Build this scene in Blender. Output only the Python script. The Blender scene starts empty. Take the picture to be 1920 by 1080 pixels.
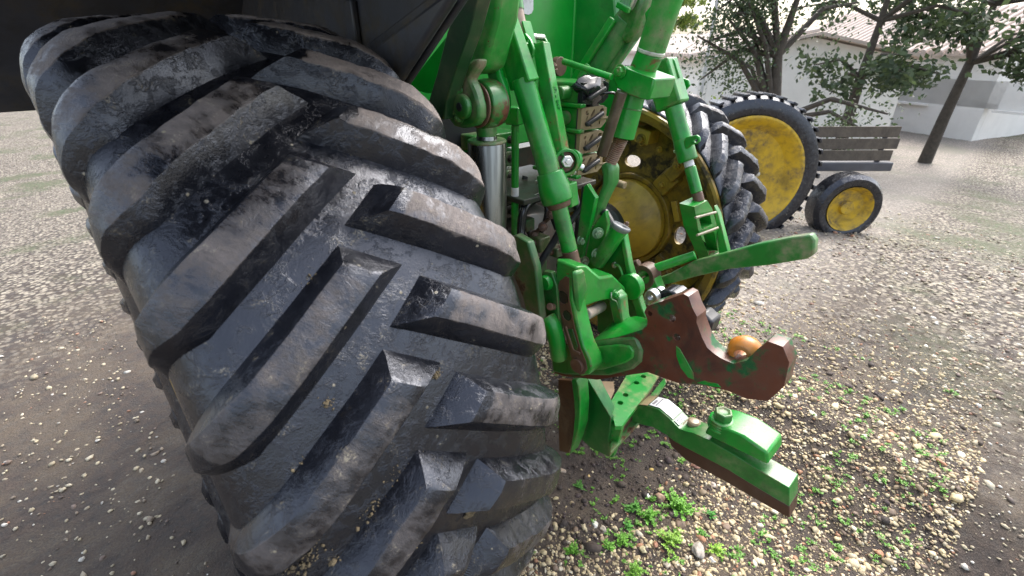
import bpy, bmesh, math, random
import numpy as np
from mathutils import Vector, Matrix
from mathutils.geometry import tessellate_polygon
from mathutils import noise as mn
random.seed(7); rng=np.random.default_rng(7)
S=bpy.context.scene
COL=S.collection
# ---------------------------------------------------------------- camera
CAM=Vector((-.6774,-1.5280,1.9666)); YAW=.7608; PIT=.4781; F=887.8   # F in pixels of a 1920 wide frame
FW=Vector((math.sin(YAW)*math.cos(PIT),math.cos(YAW)*math.cos(PIT),-math.sin(PIT)))
RT=Vector((math.cos(YAW),-math.sin(YAW),0)); UP=RT.cross(FW)
cd=bpy.data.cameras.new('camera'); co=bpy.data.objects.new('camera',cd); COL.objects.link(co)
co.location=CAM; co.rotation_euler=Matrix((RT,UP,-FW)).transposed().to_euler()
cd.sensor_width=36; cd.lens=36*F/1920; cd.dof.use_dof=True; cd.dof.focus_distance=1.75; cd.dof.aperture_fstop=4.5; cd.clip_start=.02; cd.clip_end=600
S.camera=co
# ---------------------------------------------------------------- light
W=bpy.data.worlds.new('World'); S.world=W; W.use_nodes=True
wn=W.node_tree.nodes; wl=W.node_tree.links; wn.clear()
sky=wn.new('ShaderNodeTexSky'); sky.sky_type='NISHITA'; sky.sun_disc=False
SUN_EL=math.radians(50); SUN_AZ=math.radians(85)      # azimuth measured clockwise from +y
sky.sun_elevation=SUN_EL; sky.sun_rotation=SUN_AZ; sky.dust_density=4; sky.air_density=1.2; sky.ozone_density=1.5
hs=wn.new('ShaderNodeHueSaturation'); hs.inputs['Saturation'].default_value=.55; hs.inputs['Value'].default_value=1.55
bg=wn.new('ShaderNodeBackground'); bg.inputs[1].default_value=.15
wo=wn.new('ShaderNodeOutputWorld')
wl.new(sky.outputs[0],hs.inputs['Color']); wl.new(hs.outputs[0],bg.inputs[0]); wl.new(bg.outputs[0],wo.inputs[0])
sd=bpy.data.lights.new('sun','SUN'); sd.energy=1.2; sd.angle=math.radians(35); sd.color=(1,.96,.9)
so=bpy.data.objects.new('sun',sd); COL.objects.link(so)
dirv=Vector((math.sin(SUN_AZ)*math.cos(SUN_EL),math.cos(SUN_AZ)*math.cos(SUN_EL),math.sin(SUN_EL)))
so.rotation_euler=dirv.to_track_quat('Z','Y').to_euler(); so.location=(0,0,20)
vs=S.view_settings; vs.view_transform='Standard'; vs.look='None'; vs.exposure=.95; vs.gamma=1; vs.use_curve_mapping=False
# ---------------------------------------------------------------- point helpers
def ray(px,py): return FW+RT*((px-960)/F)+UP*((540-py)/F)
def P(px,py,x=None,y=None,z=None):
    d=ray(px,py); i,v=(0,x) if x is not None else ((1,y) if y is not None else (2,z))
    return CAM+d*((v-CAM[i])/d[i])
def rad(w,p): return w/2*((Vector(p)-CAM).dot(FW))/F
V=Vector
# ---------------------------------------------------------------- materials
def nt(name):
    m=bpy.data.materials.new(name); m.use_nodes=True; n=m.node_tree.nodes; l=m.node_tree.links
    return m,n,l,n['Principled BSDF']
def noise(n,l,vec,scale,detail=4,rough=.55,dist=0):
    a=n.new('ShaderNodeTexNoise'); a.inputs['Scale'].default_value=scale; a.inputs['Detail'].default_value=detail
    a.inputs['Roughness'].default_value=rough; a.inputs['Distortion'].default_value=dist
    if vec is not None: l.new(vec,a.inputs['Vector'])
    return a.outputs['Fac']
def ramp(n,l,src,a,b,va=0.,vb=1.):
    r=n.new('ShaderNodeMapRange'); r.inputs[1].default_value=a; r.inputs[2].default_value=b; r.inputs[3].default_value=va; r.inputs[4].default_value=vb
    l.new(src,r.inputs[0]); return r.outputs[0]
def mth(n,l,op,a,b):
    m=n.new('ShaderNodeMath'); m.operation=op
    for i,q in enumerate((a,b)):
        if isinstance(q,(int,float)): m.inputs[i].default_value=q
        else: l.new(q,m.inputs[i])
    m.use_clamp=False
    return m.outputs[0]
def mix(n,l,f,a,b):
    m=n.new('ShaderNodeMix'); m.data_type='RGBA'
    for s,q in ((m.inputs['Factor'],f),(m.inputs['A'],a),(m.inputs['B'],b)):
        if isinstance(q,(int,float)): s.default_value=q
        elif isinstance(q,tuple): s.default_value=(*q,1)
        else: l.new(q,s)
    return m.outputs['Result']
def bump(n,l,h,st,dist,b):
    u=n.new('ShaderNodeBump'); u.inputs['Strength'].default_value=st; u.inputs['Distance'].default_value=dist
    l.new(h,u.inputs['Height']); l.new(u.outputs[0],b.inputs['Normal']); return u
def objco(n,l):
    t=n.new('ShaderNodeTexCoord'); oi=n.new('ShaderNodeObjectInfo'); a=n.new('ShaderNodeVectorMath'); a.operation='ADD'
    s=n.new('ShaderNodeVectorMath'); s.operation='SCALE'; s.inputs['Scale'].default_value=7.3
    cb=n.new('ShaderNodeCombineXYZ'); 
    for i in range(3): l.new(oi.outputs['Random'],cb.inputs[i])
    l.new(cb.outputs[0],s.inputs[0]); l.new(t.outputs['Object'],a.inputs[0]); l.new(s.outputs[0],a.inputs[1])
    return a.outputs[0]
def paint(name,base,rust=(.17,.06,.025),dust=.35,chip=.5,rust_cover=0.,rough=.32,dustcol=(.30,.25,.16),edge=1.,grime=.6):
    m,n,l,b=nt(name); c=objco(n,l)
    big=noise(n,l,c,4,5,.6); fine=noise(n,l,c,70,3,.6); mid=noise(n,l,c,16,5,.7)
    col=mix(n,l,ramp(n,l,noise(n,l,c,9,3),.35,.7),base,tuple(v*.8 for v in base))
    # dust gathers in broad soft patches
    df=mth(n,l,'MULTIPLY',ramp(n,l,big,.42,.75),ramp(n,l,mid,.35,.7)); df=mth(n,l,'MULTIPLY',df,dust*1.6)
    col=mix(n,l,df,col,dustcol)
    gm1=noise(n,l,c,6.5,7,.72,.6); col=mix(n,l,ramp(n,l,gm1,.50,.68,0,grime),col,tuple(v*.22+.012 for v in base))
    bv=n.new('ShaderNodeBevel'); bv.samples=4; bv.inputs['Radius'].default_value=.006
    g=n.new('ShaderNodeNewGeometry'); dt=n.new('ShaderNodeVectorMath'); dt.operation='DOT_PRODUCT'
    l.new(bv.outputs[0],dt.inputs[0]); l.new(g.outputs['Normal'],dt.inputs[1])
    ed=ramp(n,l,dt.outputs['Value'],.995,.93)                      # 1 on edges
    ew=mth(n,l,'MULTIPLY',ed,ramp(n,l,mid,.5,.62)); ew=mth(n,l,'MULTIPLY',ew,edge)
    ch=mth(n,l,'MULTIPLY',ramp(n,l,fine,.66,.69),ramp(n,l,big,.45,.6)); ch=mth(n,l,'MULTIPLY',ch,chip)
    tot=mth(n,l,'MAXIMUM',ew,ch)
    if rust_cover>0: tot=mth(n,l,'MAXIMUM',tot,ramp(n,l,mth(n,l,'ADD',mth(n,l,'MULTIPLY',big,.6),mth(n,l,'MULTIPLY',mid,.4)),1-rust_cover-.03,1-rust_cover+.03))
    rc=mix(n,l,ramp(n,l,fine,.3,.7),rust,tuple(v*.5 for v in rust))
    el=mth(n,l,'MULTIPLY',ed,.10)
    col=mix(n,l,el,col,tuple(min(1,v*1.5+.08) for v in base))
    col=mix(n,l,tot,col,rc)
    l.new(col,b.inputs['Base Color'])
    rr=mth(n,l,'MAXIMUM',mth(n,l,'MULTIPLY',tot,.75),mth(n,l,'ADD',mth(n,l,'MULTIPLY',df,.5),rough)); l.new(rr,b.inputs['Roughness'])
    b.inputs['Coat Weight'].default_value=.25; b.inputs['Coat Roughness'].default_value=.2
    h=mth(n,l,'ADD',mth(n,l,'MULTIPLY',mid,.5),mth(n,l,'MULTIPLY',fine,.18)); h=mth(n,l,'SUBTRACT',h,mth(n,l,'MULTIPLY',tot,.25))
    bump(n,l,h,.35,.004,b); return m
G=(.003,.31,.026)
green=paint('green_paint',G,dust=.45,chip=1.1,rust=(.22,.09,.035))
green_clean=paint('green_panel_paint',(.002,.33,.026),dust=.04,grime=.12,chip=0,edge=0,rough=.28)
green_dirty=paint('dusty_green_paint',(.02,.21,.03),dust=1.1,chip=.6)
green_worn=paint('worn_green_paint',G,dust=.35,chip=1,rust_cover=.47,rust=(.22,.08,.035))
green_mud=paint('muddy_green_paint',(.03,.13,.03),dust=1.4,chip=.6,rust_cover=.42,rust=(.10,.06,.035),rough=.5,dustcol=(.20,.15,.10))
green_chip=paint('chipped_green_paint',G,dust=.25,chip=1.2,rust=(.33,.13,.05),rust_cover=.36)
brown=paint('shaded_rust_brown_steel',(.065,.022,.013),rust=(.12,.045,.02),dust=.35,chip=1,rough=.38,dustcol=(.14,.10,.075))
rust=paint('rust_steel',(.13,.06,.035),rust=(.25,.10,.04),dust=.5,chip=1,rough=.6)
dark_cast=paint('grimy_casting',(.016,.022,.013),rust=(.05,.033,.022),dust=.7,chip=1,rough=.6,dustcol=(.085,.062,.042),rust_cover=.5)
yellow=paint('yellow_rim_paint',(.52,.33,.035),rust=(.10,.06,.02),dust=.55,chip=.4,rough=.42,dustcol=(.20,.13,.04))
yellow_dirty_shaded=paint('muddy_shaded_yellow_rim_paint',(.30,.185,.012),rust=(.06,.04,.018),dust=1.6,chip=.5,rough=.55,dustcol=(.045,.034,.018),rust_cover=.40,grime=.9)  # mud, with shade inside the rim also put into this darker yellow
tan=paint('tan_dust_cap_plastic',(.42,.31,.17),rust=(.12,.09,.06),dust=.5,chip=.5,rough=.6,dustcol=(.22,.17,.1),edge=.3)
plastic=paint('black_glossy_plastic',(.012,.013,.018),rust=(.05,.05,.05),dust=.1,chip=.1,rough=.16,edge=0,dustcol=(.1,.09,.08))
black=paint('black_soft_plastic',(.018,.020,.026),rust=(.05,.05,.05),dust=.5,chip=0,rough=.5,edge=0,dustcol=(.075,.06,.045))
fendm=paint('dark_fender_plastic',(.045,.050,.064),rust=(.05,.05,.05),dust=1.2,chip=0,rough=.55,edge=0,dustcol=(.085,.072,.055))
white=paint('white_paint',(.8,.8,.8),dust=.15,chip=0,edge=0,rough=.4)
orange=paint('orange_plastic',(.65,.22,.01),dust=.7,chip=.6,edge=0)
decy=paint('decal_yellow',(.8,.45,.03),dust=.1,chip=0,edge=0)
gray=paint('decal_grey_print',(.33,.32,.34),dust=.1,chip=0,edge=0)
def metal(name,col,rough):
    m,n,l,b=nt(name); c=objco(n,l); b.inputs['Metallic'].default_value=1
    mp=n.new('ShaderNodeMapping'); mp.inputs['Scale'].default_value=(1,1,.05); l.new(c,mp.inputs[0])
    f=noise(n,l,mp.outputs[0],45,4); l.new(mix(n,l,ramp(n,l,f,.5,.75),col,tuple(v*.45 for v in col)),b.inputs['Base Color'])
    l.new(ramp(n,l,f,.3,.8,rough,rough+.3),b.inputs['Roughness']); return m
chrome=metal('chrome_cylinder_steel',(.26,.27,.26),.2)
zinc=metal('zinc_bolt_steel',(.72,.73,.72),.25)
def rubber():
    m,n,l,b=nt('wet_black_rubber'); c=objco(n,l)
    at=n.new('ShaderNodeAttribute'); at.attribute_name='wear'; wear=at.outputs['Fac']
    ao=n.new('ShaderNodeAttribute'); ao.attribute_type='OBJECT'; ao.attribute_name='dust'; dust=ao.outputs['Fac']
    uv=n.new('ShaderNodeUVMap'); mp=n.new('ShaderNodeMapping'); mp.inputs['Scale'].default_value=(1,.30,1); l.new(uv.outputs[0],mp.inputs[0])
    oi=n.new('ShaderNodeObjectInfo'); 
    cb=n.new('ShaderNodeCombineXYZ'); l.new(mth(n,l,'MULTIPLY',oi.outputs['Random'],9.),cb.inputs[2])
    va=n.new('ShaderNodeVectorMath'); va.operation='ADD'; l.new(mp.outputs[0],va.inputs[0]); l.new(cb.outputs[0],va.inputs[1])
    fib=noise(n,l,va.outputs[0],150,5,.7,.3)                           # fibres torn across the lug
    big=noise(n,l,c,7,5,.6); mid=noise(n,l,c,28,6,.7,.4); fine=noise(n,l,c,240,3,.6)
    base=mix(n,l,ramp(n,l,mid,.35,.7),(.005,.0055,.008),(.013,.014,.019))
    # scuffed lug tops: brown-grey patches with torn edges
    k=mth(n,l,'ADD',mth(n,l,'MULTIPLY',big,1.1),mth(n,l,'MULTIPLY',fib,.50)); k=mth(n,l,'ADD',k,mth(n,l,'MULTIPLY',mid,.55))
    k=mth(n,l,'ADD',k,mth(n,l,'MULTIPLY',wear,.80)); k=mth(n,l,'ADD',k,mth(n,l,'MULTIPLY',dust,.20))
    wf=ramp(n,l,k,1.80,2.05)
    dry=mix(n,l,dust,(.034,.029,.026),(.22,.18,.155)); dry=mix(n,l,ramp(n,l,big,.5,.7),dry,mix(n,l,dust,(.11,.093,.086),(.29,.24,.215)))
    dry=mix(n,l,ramp(n,l,fib,.35,.7),dry,mix(n,l,.5,dry,(.03,.028,.028)))
    col=mix(n,l,wf,base,dry)
    # dried splashes and specks
    vo=n.new('ShaderNodeTexVoronoi'); vo.inputs['Scale'].default_value=34; vo.inputs['Randomness'].default_value=1; l.new(c,vo.inputs['Vector'])
    sc=n.new('ShaderNodeSeparateColor'); l.new(vo.outputs['Color'],sc.inputs[0])
    sp=mth(n,l,'MULTIPLY',ramp(n,l,vo.outputs['Distance'],.13,.09),ramp(n,l,sc.outputs[0],.82,.84))
    sp=mth(n,l,'MULTIPLY',sp,ramp(n,l,mid,.38,.5))
    sm=mth(n,l,'MULTIPLY',ramp(n,l,mid,.58,.66),ramp(n,l,fine,.46,.60)); sm=mth(n,l,'MULTIPLY',sm,ramp(n,l,big,.44,.58))
    mf=mth(n,l,'MAXIMUM',sp,mth(n,l,'MULTIPLY',sm,.75))
    col=mix(n,l,mf,col,mix(n,l,sc.outputs[1],(.19,.155,.09),(.36,.32,.24)))
    l.new(col,b.inputs['Base Color'])
    r0=ramp(n,l,big,.35,.65,.16,.36)
    l.new(mth(n,l,'MAXIMUM',r0,mth(n,l,'MULTIPLY',mth(n,l,'MAXIMUM',wf,mf),.8)),b.inputs['Roughness'])
    b.inputs['Specular IOR Level'].default_value=.85; b.inputs['Specular Tint'].default_value=(.84,.88,1,1)
    tiny=noise(n,l,c,600,2,.6); ck=n.new('ShaderNodeTexVoronoi'); ck.feature='DISTANCE_TO_EDGE'; ck.inputs['Scale'].default_value=55; l.new(c,ck.inputs['Vector']); h=mth(n,l,'ADD',mth(n,l,'MULTIPLY',mid,.6),mth(n,l,'MULTIPLY',fine,.24)); h=mth(n,l,'ADD',h,mth(n,l,'MULTIPLY',mth(n,l,'MULTIPLY',ramp(n,l,ck.outputs['Distance'],.0,.035),ramp(n,l,mid,.5,.58)),.22)); h=mth(n,l,'ADD',h,mth(n,l,'MULTIPLY',tiny,.07)); h=mth(n,l,'ADD',h,mth(n,l,'MULTIPLY',mth(n,l,'MULTIPLY',fib,wear),.6))
    su=n.new('ShaderNodeSeparateXYZ'); l.new(uv.outputs[0],su.inputs[0])      # moulded serration along the nose foot
    ser=mth(n,l,'MULTIPLY',mth(n,l,'SINE',mth(n,l,'MULTIPLY',su.outputs['Y'],1300.),0.),mth(n,l,'MULTIPLY',ramp(n,l,su.outputs['X'],-.050,-.056),ramp(n,l,su.outputs['X'],-.0001,-.0002)))
    h=mth(n,l,'ADD',h,mth(n,l,'MULTIPLY',ser,.10))
    h=mth(n,l,'ADD',h,mth(n,l,'MULTIPLY',mf,.25)); bump(n,l,h,.5,.0045,b)
    return m
rubber=rubber()
def plain(name,c1,c2,scale=20,rough=.85,bs=.4,bd=.01,detail=6):
    m,n,l,b=nt(name); c=objco(n,l); f=noise(n,l,c,scale,detail,.65)
    l.new(mix(n,l,ramp(n,l,f,.3,.7),c1,c2),b.inputs['Base Color']); b.inputs['Roughness'].default_value=rough
    bump(n,l,noise(n,l,c,scale*3,4),bs,bd,b); return m
mudm=plain('dried_tan_mud',(.27,.21,.12),(.12,.09,.055),60,.95)
# ---------------------------------------------------------------- object helpers
WL={}
def wloc(o): return WL.get(o.name,V((0,0,0))) if o is not None else V((0,0,0))
def link(name,me,parent=None,loc=None,mat=None,label=None,kind=None):
    o=bpy.data.objects.new(name,me); COL.objects.link(o)
    loc=V(loc) if loc is not None else V((0,0,0))
    WL[o.name]=loc
    if parent is not None: o.parent=parent; o.location=loc-wloc(parent)
    else: o.location=loc
    if mat is not None and me is not None:
        me.materials.clear(); me.materials.append(mat)
    if label: o['label']=label
    if kind: o['kind']=kind
    return o
def finish(name,bm,mat,parent,bev=0.,smooth=True,label=None,kind=None,seg=2):
    bmesh.ops.recalc_face_normals(bm,faces=bm.faces)
    c=V((0,0,0))
    for v in bm.verts: c+=v.co
    c/=max(1,len(bm.verts))
    for v in bm.verts: v.co-=c
    me=bpy.data.meshes.new(name); bm.to_mesh(me); bm.free()
    o=link(name,me,parent,c,mat,label,kind)
    if bev>0:
        b=o.modifiers.new('bevel','BEVEL'); b.width=bev; b.segments=seg; b.limit_method='ANGLE'; b.angle_limit=math.radians(35); b.harden_normals=False
    if smooth:
        for p in me.polygons: p.use_smooth=True
        me.set_sharp_from_angle(angle=math.radians(38 if bev==0 else 60))
    return o
def part(name,parent=None,mat=green,bev=.0,**k):
    """decorator-free builder: returns a bmesh and closes it with done()"""
    return bmesh.new()
def frame(d,up=V((0,0,1))):
    d=V(d).normalized()
    a=V(up).cross(d)
    if a.length<1e-4: a=V((1,0,0)).cross(d)
    a.normalize(); return a,d.cross(a).normalized()
def b_cyl(bm,p0,p1,r0,r1=None,n=24,caps=True):
    p0=V(p0);p1=V(p1); r1=r0 if r1 is None else r1; a,b=frame(p1-p0)
    A=[bm.verts.new(p0+(a*math.cos(t)+b*math.sin(t))*r0) for t in [2*math.pi*i/n for i in range(n)]]
    B=[bm.verts.new(p1+(a*math.cos(t)+b*math.sin(t))*r1) for t in [2*math.pi*i/n for i in range(n)]]
    for i in range(n): bm.faces.new((A[i],A[(i+1)%n],B[(i+1)%n],B[i]))
    if caps: bm.faces.new(A[::-1]); bm.faces.new(B)
def b_lathe(bm,p0,d,prof,n=32,up=V((0,0,1)),close=False):
    p0=V(p0); d=V(d).normalized(); a,b=frame(d,up); rings=[]
    for (t,r) in prof:
        rings.append([bm.verts.new(p0+d*t+(a*math.cos(q)+b*math.sin(q))*max(r,1e-4)) for q in [2*math.pi*i/n for i in range(n)]])
    for k in range(len(rings)-1):
        for i in range(n): bm.faces.new((rings[k][i],rings[k][(i+1)%n],rings[k+1][(i+1)%n],rings[k+1][i]))
    if close: 
        for i in range(n): bm.faces.new((rings[-1][i],rings[-1][(i+1)%n],rings[0][(i+1)%n],rings[0][i]))
    else:
        bm.faces.new(rings[0][::-1]); bm.faces.new(rings[-1])
def b_box(bm,c,ax,ay,az):
    c=V(c); vs_=[bm.verts.new(c+ax*i+ay*j+az*k) for i in(-1,1) for j in(-1,1) for k in(-1,1)]
    for f in ((0,1,3,2),(4,6,7,5),(0,4,5,1),(2,3,7,6),(0,2,6,4),(1,5,7,3)): bm.faces.new([vs_[i] for i in f])
def b_bar(bm,p0,p1,w,h,side=V((1,0,0)),w1=None,h1=None):
    """rectangular bar, w along side, h across"""
    p0=V(p0);p1=V(p1); d=(p1-p0).normalized(); s=(side-d*side.dot(d)).normalized(); u=d.cross(s)
    w1=w if w1 is None else w1; h1=h if h1 is None else h1
    A=[bm.verts.new(p0+s*w/2*i+u*h/2*j) for i,j in((-1,-1),(1,-1),(1,1),(-1,1))]
    B=[bm.verts.new(p1+s*w1/2*i+u*h1/2*j) for i,j in((-1,-1),(1,-1),(1,1),(-1,1))]
    for i in range(4): bm.faces.new((A[i],A[(i+1)%4],B[(i+1)%4],B[i]))
    bm.faces.new(A[::-1]); bm.faces.new(B)
def b_plate(bm,pts,thick,holes=()):
    """planar outline (3-D points) with holes, extruded by the vector thick"""
    thick=V(thick); loops=[[V(p) for p in pts]]+[[V(p) for p in h] for h in holes]
    tris=tessellate_polygon(loops); flat=[p for L in loops for p in L]
    A=[bm.verts.new(p) for p in flat]; B=[bm.verts.new(p+thick) for p in flat]
    for t in tris:
        try: bm.faces.new([A[i] for i in t]); bm.faces.new([B[i] for i in t[::-1]])
        except ValueError: pass
    o=0
    for L in loops:
        n=len(L)
        for i in range(n):
            j=(i+1)%n; bm.faces.new((A[o+i],A[o+j],B[o+j],B[o+i]))
        o+=n
    bmesh.ops.dissolve_limit(bm,angle_limit=.01,verts=bm.verts,edges=bm.edges) if not holes else None
def circ3(c,a,b,r,n=18): return [V(c)+a*math.cos(2*math.pi*i/n)*r+b*math.sin(2*math.pi*i/n)*r for i in range(n)]
YA=V((0,1,0)); ZA=V((0,0,1)); XA=V((1,0,0))
def xplate(name,px,x,th,mat,parent,holes=(),bev=.004,label=None):
    """outline read on the vertical plane x; holes = (px,py,radius)"""
    bm=bmesh.new(); b_plate(bm,[P(a,b,x=x) for a,b in px],(th,0,0),[circ3(P(a,b,x=x),YA,ZA,r) for a,b,r in holes])
    return finish(name,bm,mat,parent,bev,label=label)
def yplate(name,px,y,th,mat,parent,holes=(),bev=.004,label=None):
    bm=bmesh.new(); b_plate(bm,[P(a,b,y=y) for a,b in px],(0,th,0),[circ3(P(a,b,y=y),XA,ZA,r) for a,b,r in holes])
    return finish(name,bm,mat,parent,bev,label=label)
def cyl(name,p0,p1,r,mat,parent,r1=None,bev=.003,n=28,label=None):
    bm=bmesh.new(); b_cyl(bm,p0,p1,r,r1,n); return finish(name,bm,mat,parent,bev,label=label)
def lathe(name,p0,d,prof,mat,parent,n=32,bev=.002,label=None):
    bm=bmesh.new(); b_lathe(bm,p0,d,prof,n); return finish(name,bm,mat,parent,bev,label=label)
def bar(name,p0,p1,w,h,mat,parent,side=XA,bev=.004,w1=None,h1=None,label=None):
    bm=bmesh.new(); b_bar(bm,p0,p1,w,h,side,w1,h1); return finish(name,bm,mat,parent,bev,label=label)
def box(name,a,b,mat,parent,bev=.004,label=None):
    bm=bmesh.new(); a=V(a);b=V(b); c=(a+b)/2; h=(b-a)/2
    b_box(bm,c,XA*h.x,YA*h.y,ZA*h.z); return finish(name,bm,mat,parent,bev,label=label)
def ring(name,p0,d,prof,mat,parent,n=32,bev=.002):
    bm=bmesh.new(); b_lathe(bm,p0,d,prof,n,close=True); return finish(name,bm,mat,parent,bev)
def bolt(p,d,r,parent,mat=zinc,h=None,washer=True,name='bolt'):
    h=h or r*1.1; d=V(d).normalized(); p=V(p); bm=bmesh.new()
    if washer: b_lathe(bm,p-d*.002,d,[(0,r*1.35),(r*.28,r*1.35)],20)
    b_lathe(bm,p,d,[(0,r),(h*.85,r),(h,r*.86)],6)
    b_lathe(bm,p,d,[(h*.9,r*.45),(h*1.25,r*.4)],12)
    return finish(name,bm,mat,parent,.0012)
def hose(name,pts,r,mat,parent,n=12,sub=8,label=None):
    pts=[V(p) for p in pts]; q=[]
    E=[pts[0]*2-pts[1]]+pts+[pts[-1]*2-pts[-2]]
    for i in range(1,len(E)-2):
        for k in range(sub):
            t=k/sub; a,b,c,d=E[i-1:i+3]
            q.append(.5*((2*b)+(c-a)*t+(2*a-5*b+4*c-d)*t*t+(3*b-a-3*c+d)*t**3))
    q.append(pts[-1]); bm=bmesh.new(); rings=[]; up=V((.3,.2,.9))
    for i,p in enumerate(q):
        d=(q[min(i+1,len(q)-1)]-q[max(i-1,0)]).normalized(); a=(up-d*up.dot(d)).normalized(); b=d.cross(a); up=a
        rings.append([bm.verts.new(p+(a*math.cos(t)+b*math.sin(t))*r) for t in [2*math.pi*j/n for j in range(n)]])
    for k in range(len(rings)-1):
        for j in range(n): bm.faces.new((rings[k][j],rings[k][(j+1)%n],rings[k+1][(j+1)%n],rings[k+1][j]))
    bm.faces.new(rings[0][::-1]); bm.faces.new(rings[-1])
    return finish(name,bm,mat,parent,0,label=label)
def empty(name,loc,label=None,cat=None,group=None):
    o=bpy.data.objects.new(name,None); COL.objects.link(o); o.location=loc; WL[o.name]=V(loc); o.empty_display_size=.2
    if label:o['label']=label
    if cat:o['category']=cat
    if group:o['group']=group
    return o
# ================================================================= GROUND
def h_ground(x,y):
    d=math.hypot(x-.5,y+.3)
    z=.018*mn.noise(V((x*2.2,y*2.2,0)))+.014*mn.noise(V((x*9,y*9,3)))+.007*mn.noise(V((x*26,y*26,5)))
    z+=.20*max(0,min(1,(x-1.3)/.5))*max(0,1-max(0,x-3)/4) 
    z-=.9*max(0,min(1,(d-5)/9))
    return z
def axis_pts(a,b,fine,lo,hi):
    pts=list(np.arange(a,b+1e-6,fine)); s=fine; v=b
    while v<hi: s*=1.28; v+=s; pts.append(v)
    s=fine; v=a
    while v>lo: s*=1.28; v-=s; pts.insert(0,v)
    return pts
gx=axis_pts(-.4,3.4,.022,-320,320); gy=axis_pts(-2.3,1.3,.022,-320,320)
gv=[(x,y,h_ground(x,y)) for x in gx for y in gy]; ny=len(gy)
gf=[(i*ny+j,(i+1)*ny+j,(i+1)*ny+j+1,i*ny+j+1) for i in range(len(gx)-1) for j in range(ny-1)]
gm=bpy.data.meshes.new('ground'); gm.from_pydata(gv,[],gf); gm.shade_smooth()
m,n,l,b=nt('wet_soil'); c=objco(n,l)
big=noise(n,l,c,3,5,.6); mid=noise(n,l,c,22,7,.7); fine=noise(n,l,c,120,4,.7)
col=mix(n,l,ramp(n,l,mid,.35,.68),(.028,.020,.017),(.11,.082,.066)); col=mix(n,l,mth(n,l,'MULTIPLY',ramp(n,l,fine,.55,.75),.6),col,(.20,.16,.12))
col=mix(n,l,mth(n,l,'MULTIPLY',ramp(n,l,big,.42,.6),ramp(n,l,fine,.3,.6)),col,(.13,.10,.07))
gp=n.new('ShaderNodeNewGeometry'); sx_=n.new('ShaderNodeSeparateXYZ'); l.new(gp.outputs['Position'],sx_.inputs[0]); vo=n.new('ShaderNodeTexVoronoi'); vo.inputs['Scale'].default_value=26; l.new(gp.outputs['Position'],vo.inputs['Vector']); sv=n.new('ShaderNodeSeparateColor'); l.new(vo.outputs['Color'],sv.inputs[0])
grav=mix(n,l,sv.outputs[0],(.16,.13,.10),(.50,.44,.34)); grav=mix(n,l,ramp(n,l,vo.outputs['Distance'],.35,.6),grav,(.06,.045,.035))
patch=noise(n,l,c,.7,5,.6); grav=mix(n,l,ramp(n,l,patch,.5,.62,0,.8),grav,mix(n,l,sv.outputs[1],(.05,.09,.02),(.10,.08,.05)))
wob=mth(n,l,'ADD',sx_.outputs['X'],mth(n,l,'MULTIPLY',noise(n,l,c,2.5,4),.9))
pale=mix(n,l,.45,grav,mix(n,l,ramp(n,l,mid,.35,.65),(.26,.22,.19),(.50,.45,.40)))
vl=n.new('ShaderNodeVectorMath'); vl.operation='LENGTH'; l.new(gp.outputs['Position'],vl.inputs[0])
col=mix(n,l,ramp(n,l,vl.outputs['Value'],2.6,4.5),col,grav); col=mix(n,l,mth(n,l,'MULTIPLY',ramp(n,l,wob,2.45,2.6),ramp(n,l,sx_.outputs['Y'],-1.0,-.5)),col,pale)
l.new(col,b.inputs['Base Color']); l.new(ramp(n,l,mid,.3,.6,.45,.9),b.inputs['Roughness'])
bump(n,l,mth(n,l,'ADD',mid,mth(n,l,'MULTIPLY',fine,.5)),.9,.02,b)
link('ground',gm,None,None,m,kind='structure')
# ---- pebbles
def ico(sub):
    bm=bmesh.new(); bmesh.ops.create_icosphere(bm,subdivisions=sub,radius=1); v=np.array([p.co[:] for p in bm.verts]); f=np.array([[q.index for q in p.verts] for p in bm.faces]); bm.free(); return v,f
I1=ico(1); I2=ico(2); I3=ico(3)
def rockverts(base,seed,amp=.25):
    v=base.copy(); out=[]; r_=random.Random(seed*7+1); cuts=[(V((r_.gauss(0,1),r_.gauss(0,1),r_.gauss(0,1))).normalized(),r_.uniform(.55,.85)) for _ in range(9)]
    for p in v:
        q=V(p); d=1+amp*mn.noise(q*1.3+V((seed*3.1,seed,0)))+amp*.5*mn.noise(q*3+V((0,seed*2.,0)))
        p2=q*d
        for nn_,dd_ in cuts:
            e_=p2.dot(nn_)-dd_
            if e_>0: p2=p2-nn_*e_
        out.append(np.array(p2[:]))
    return np.array(out)
RV2=[rockverts(I2[0],s,.45) for s in range(8)]; RV1=[rockverts(I1[0],s+20,.35) for s in range(6)]
def rotm(a,b,c):
    ca,sa,cb,sb,cc,sc_=math.cos(a),math.sin(a),math.cos(b),math.sin(b),math.cos(c),math.sin(c)
    return np.array([[ca,-sa,0],[sa,ca,0],[0,0,1]])@np.array([[1,0,0],[0,cb,-sb],[0,sb,cb]])@np.array([[cc,-sc_,0],[sc_,cc,0],[0,0,1]])
def gravel_density(x,y):
    # bare muddy patch beneath the drawbar and beside the tyre
    n1=mn.noise(V((x*1.6,y*1.6,7)))*.5+mn.noise(V((x*5,y*5,2)))*.3
    dm=math.hypot((x-.98)/.50,(y+.42)/.46)
    return max(.03,min(1,(dm-.95)*1.9+n1*.55+.15))
vs_,fs_,cs_=[],[],[]; off=0; cnt=0
pal=np.array([(.62,.53,.36),(.70,.62,.46),(.50,.42,.30),(.34,.27,.20),(.78,.74,.66),(.22,.16,.13),(.42,.22,.14),(.55,.47,.33),(.16,.12,.10)])
prob=np.array([.22,.2,.16,.1,.09,.08,.05,.07,.03]); prob/=prob.sum()
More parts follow.
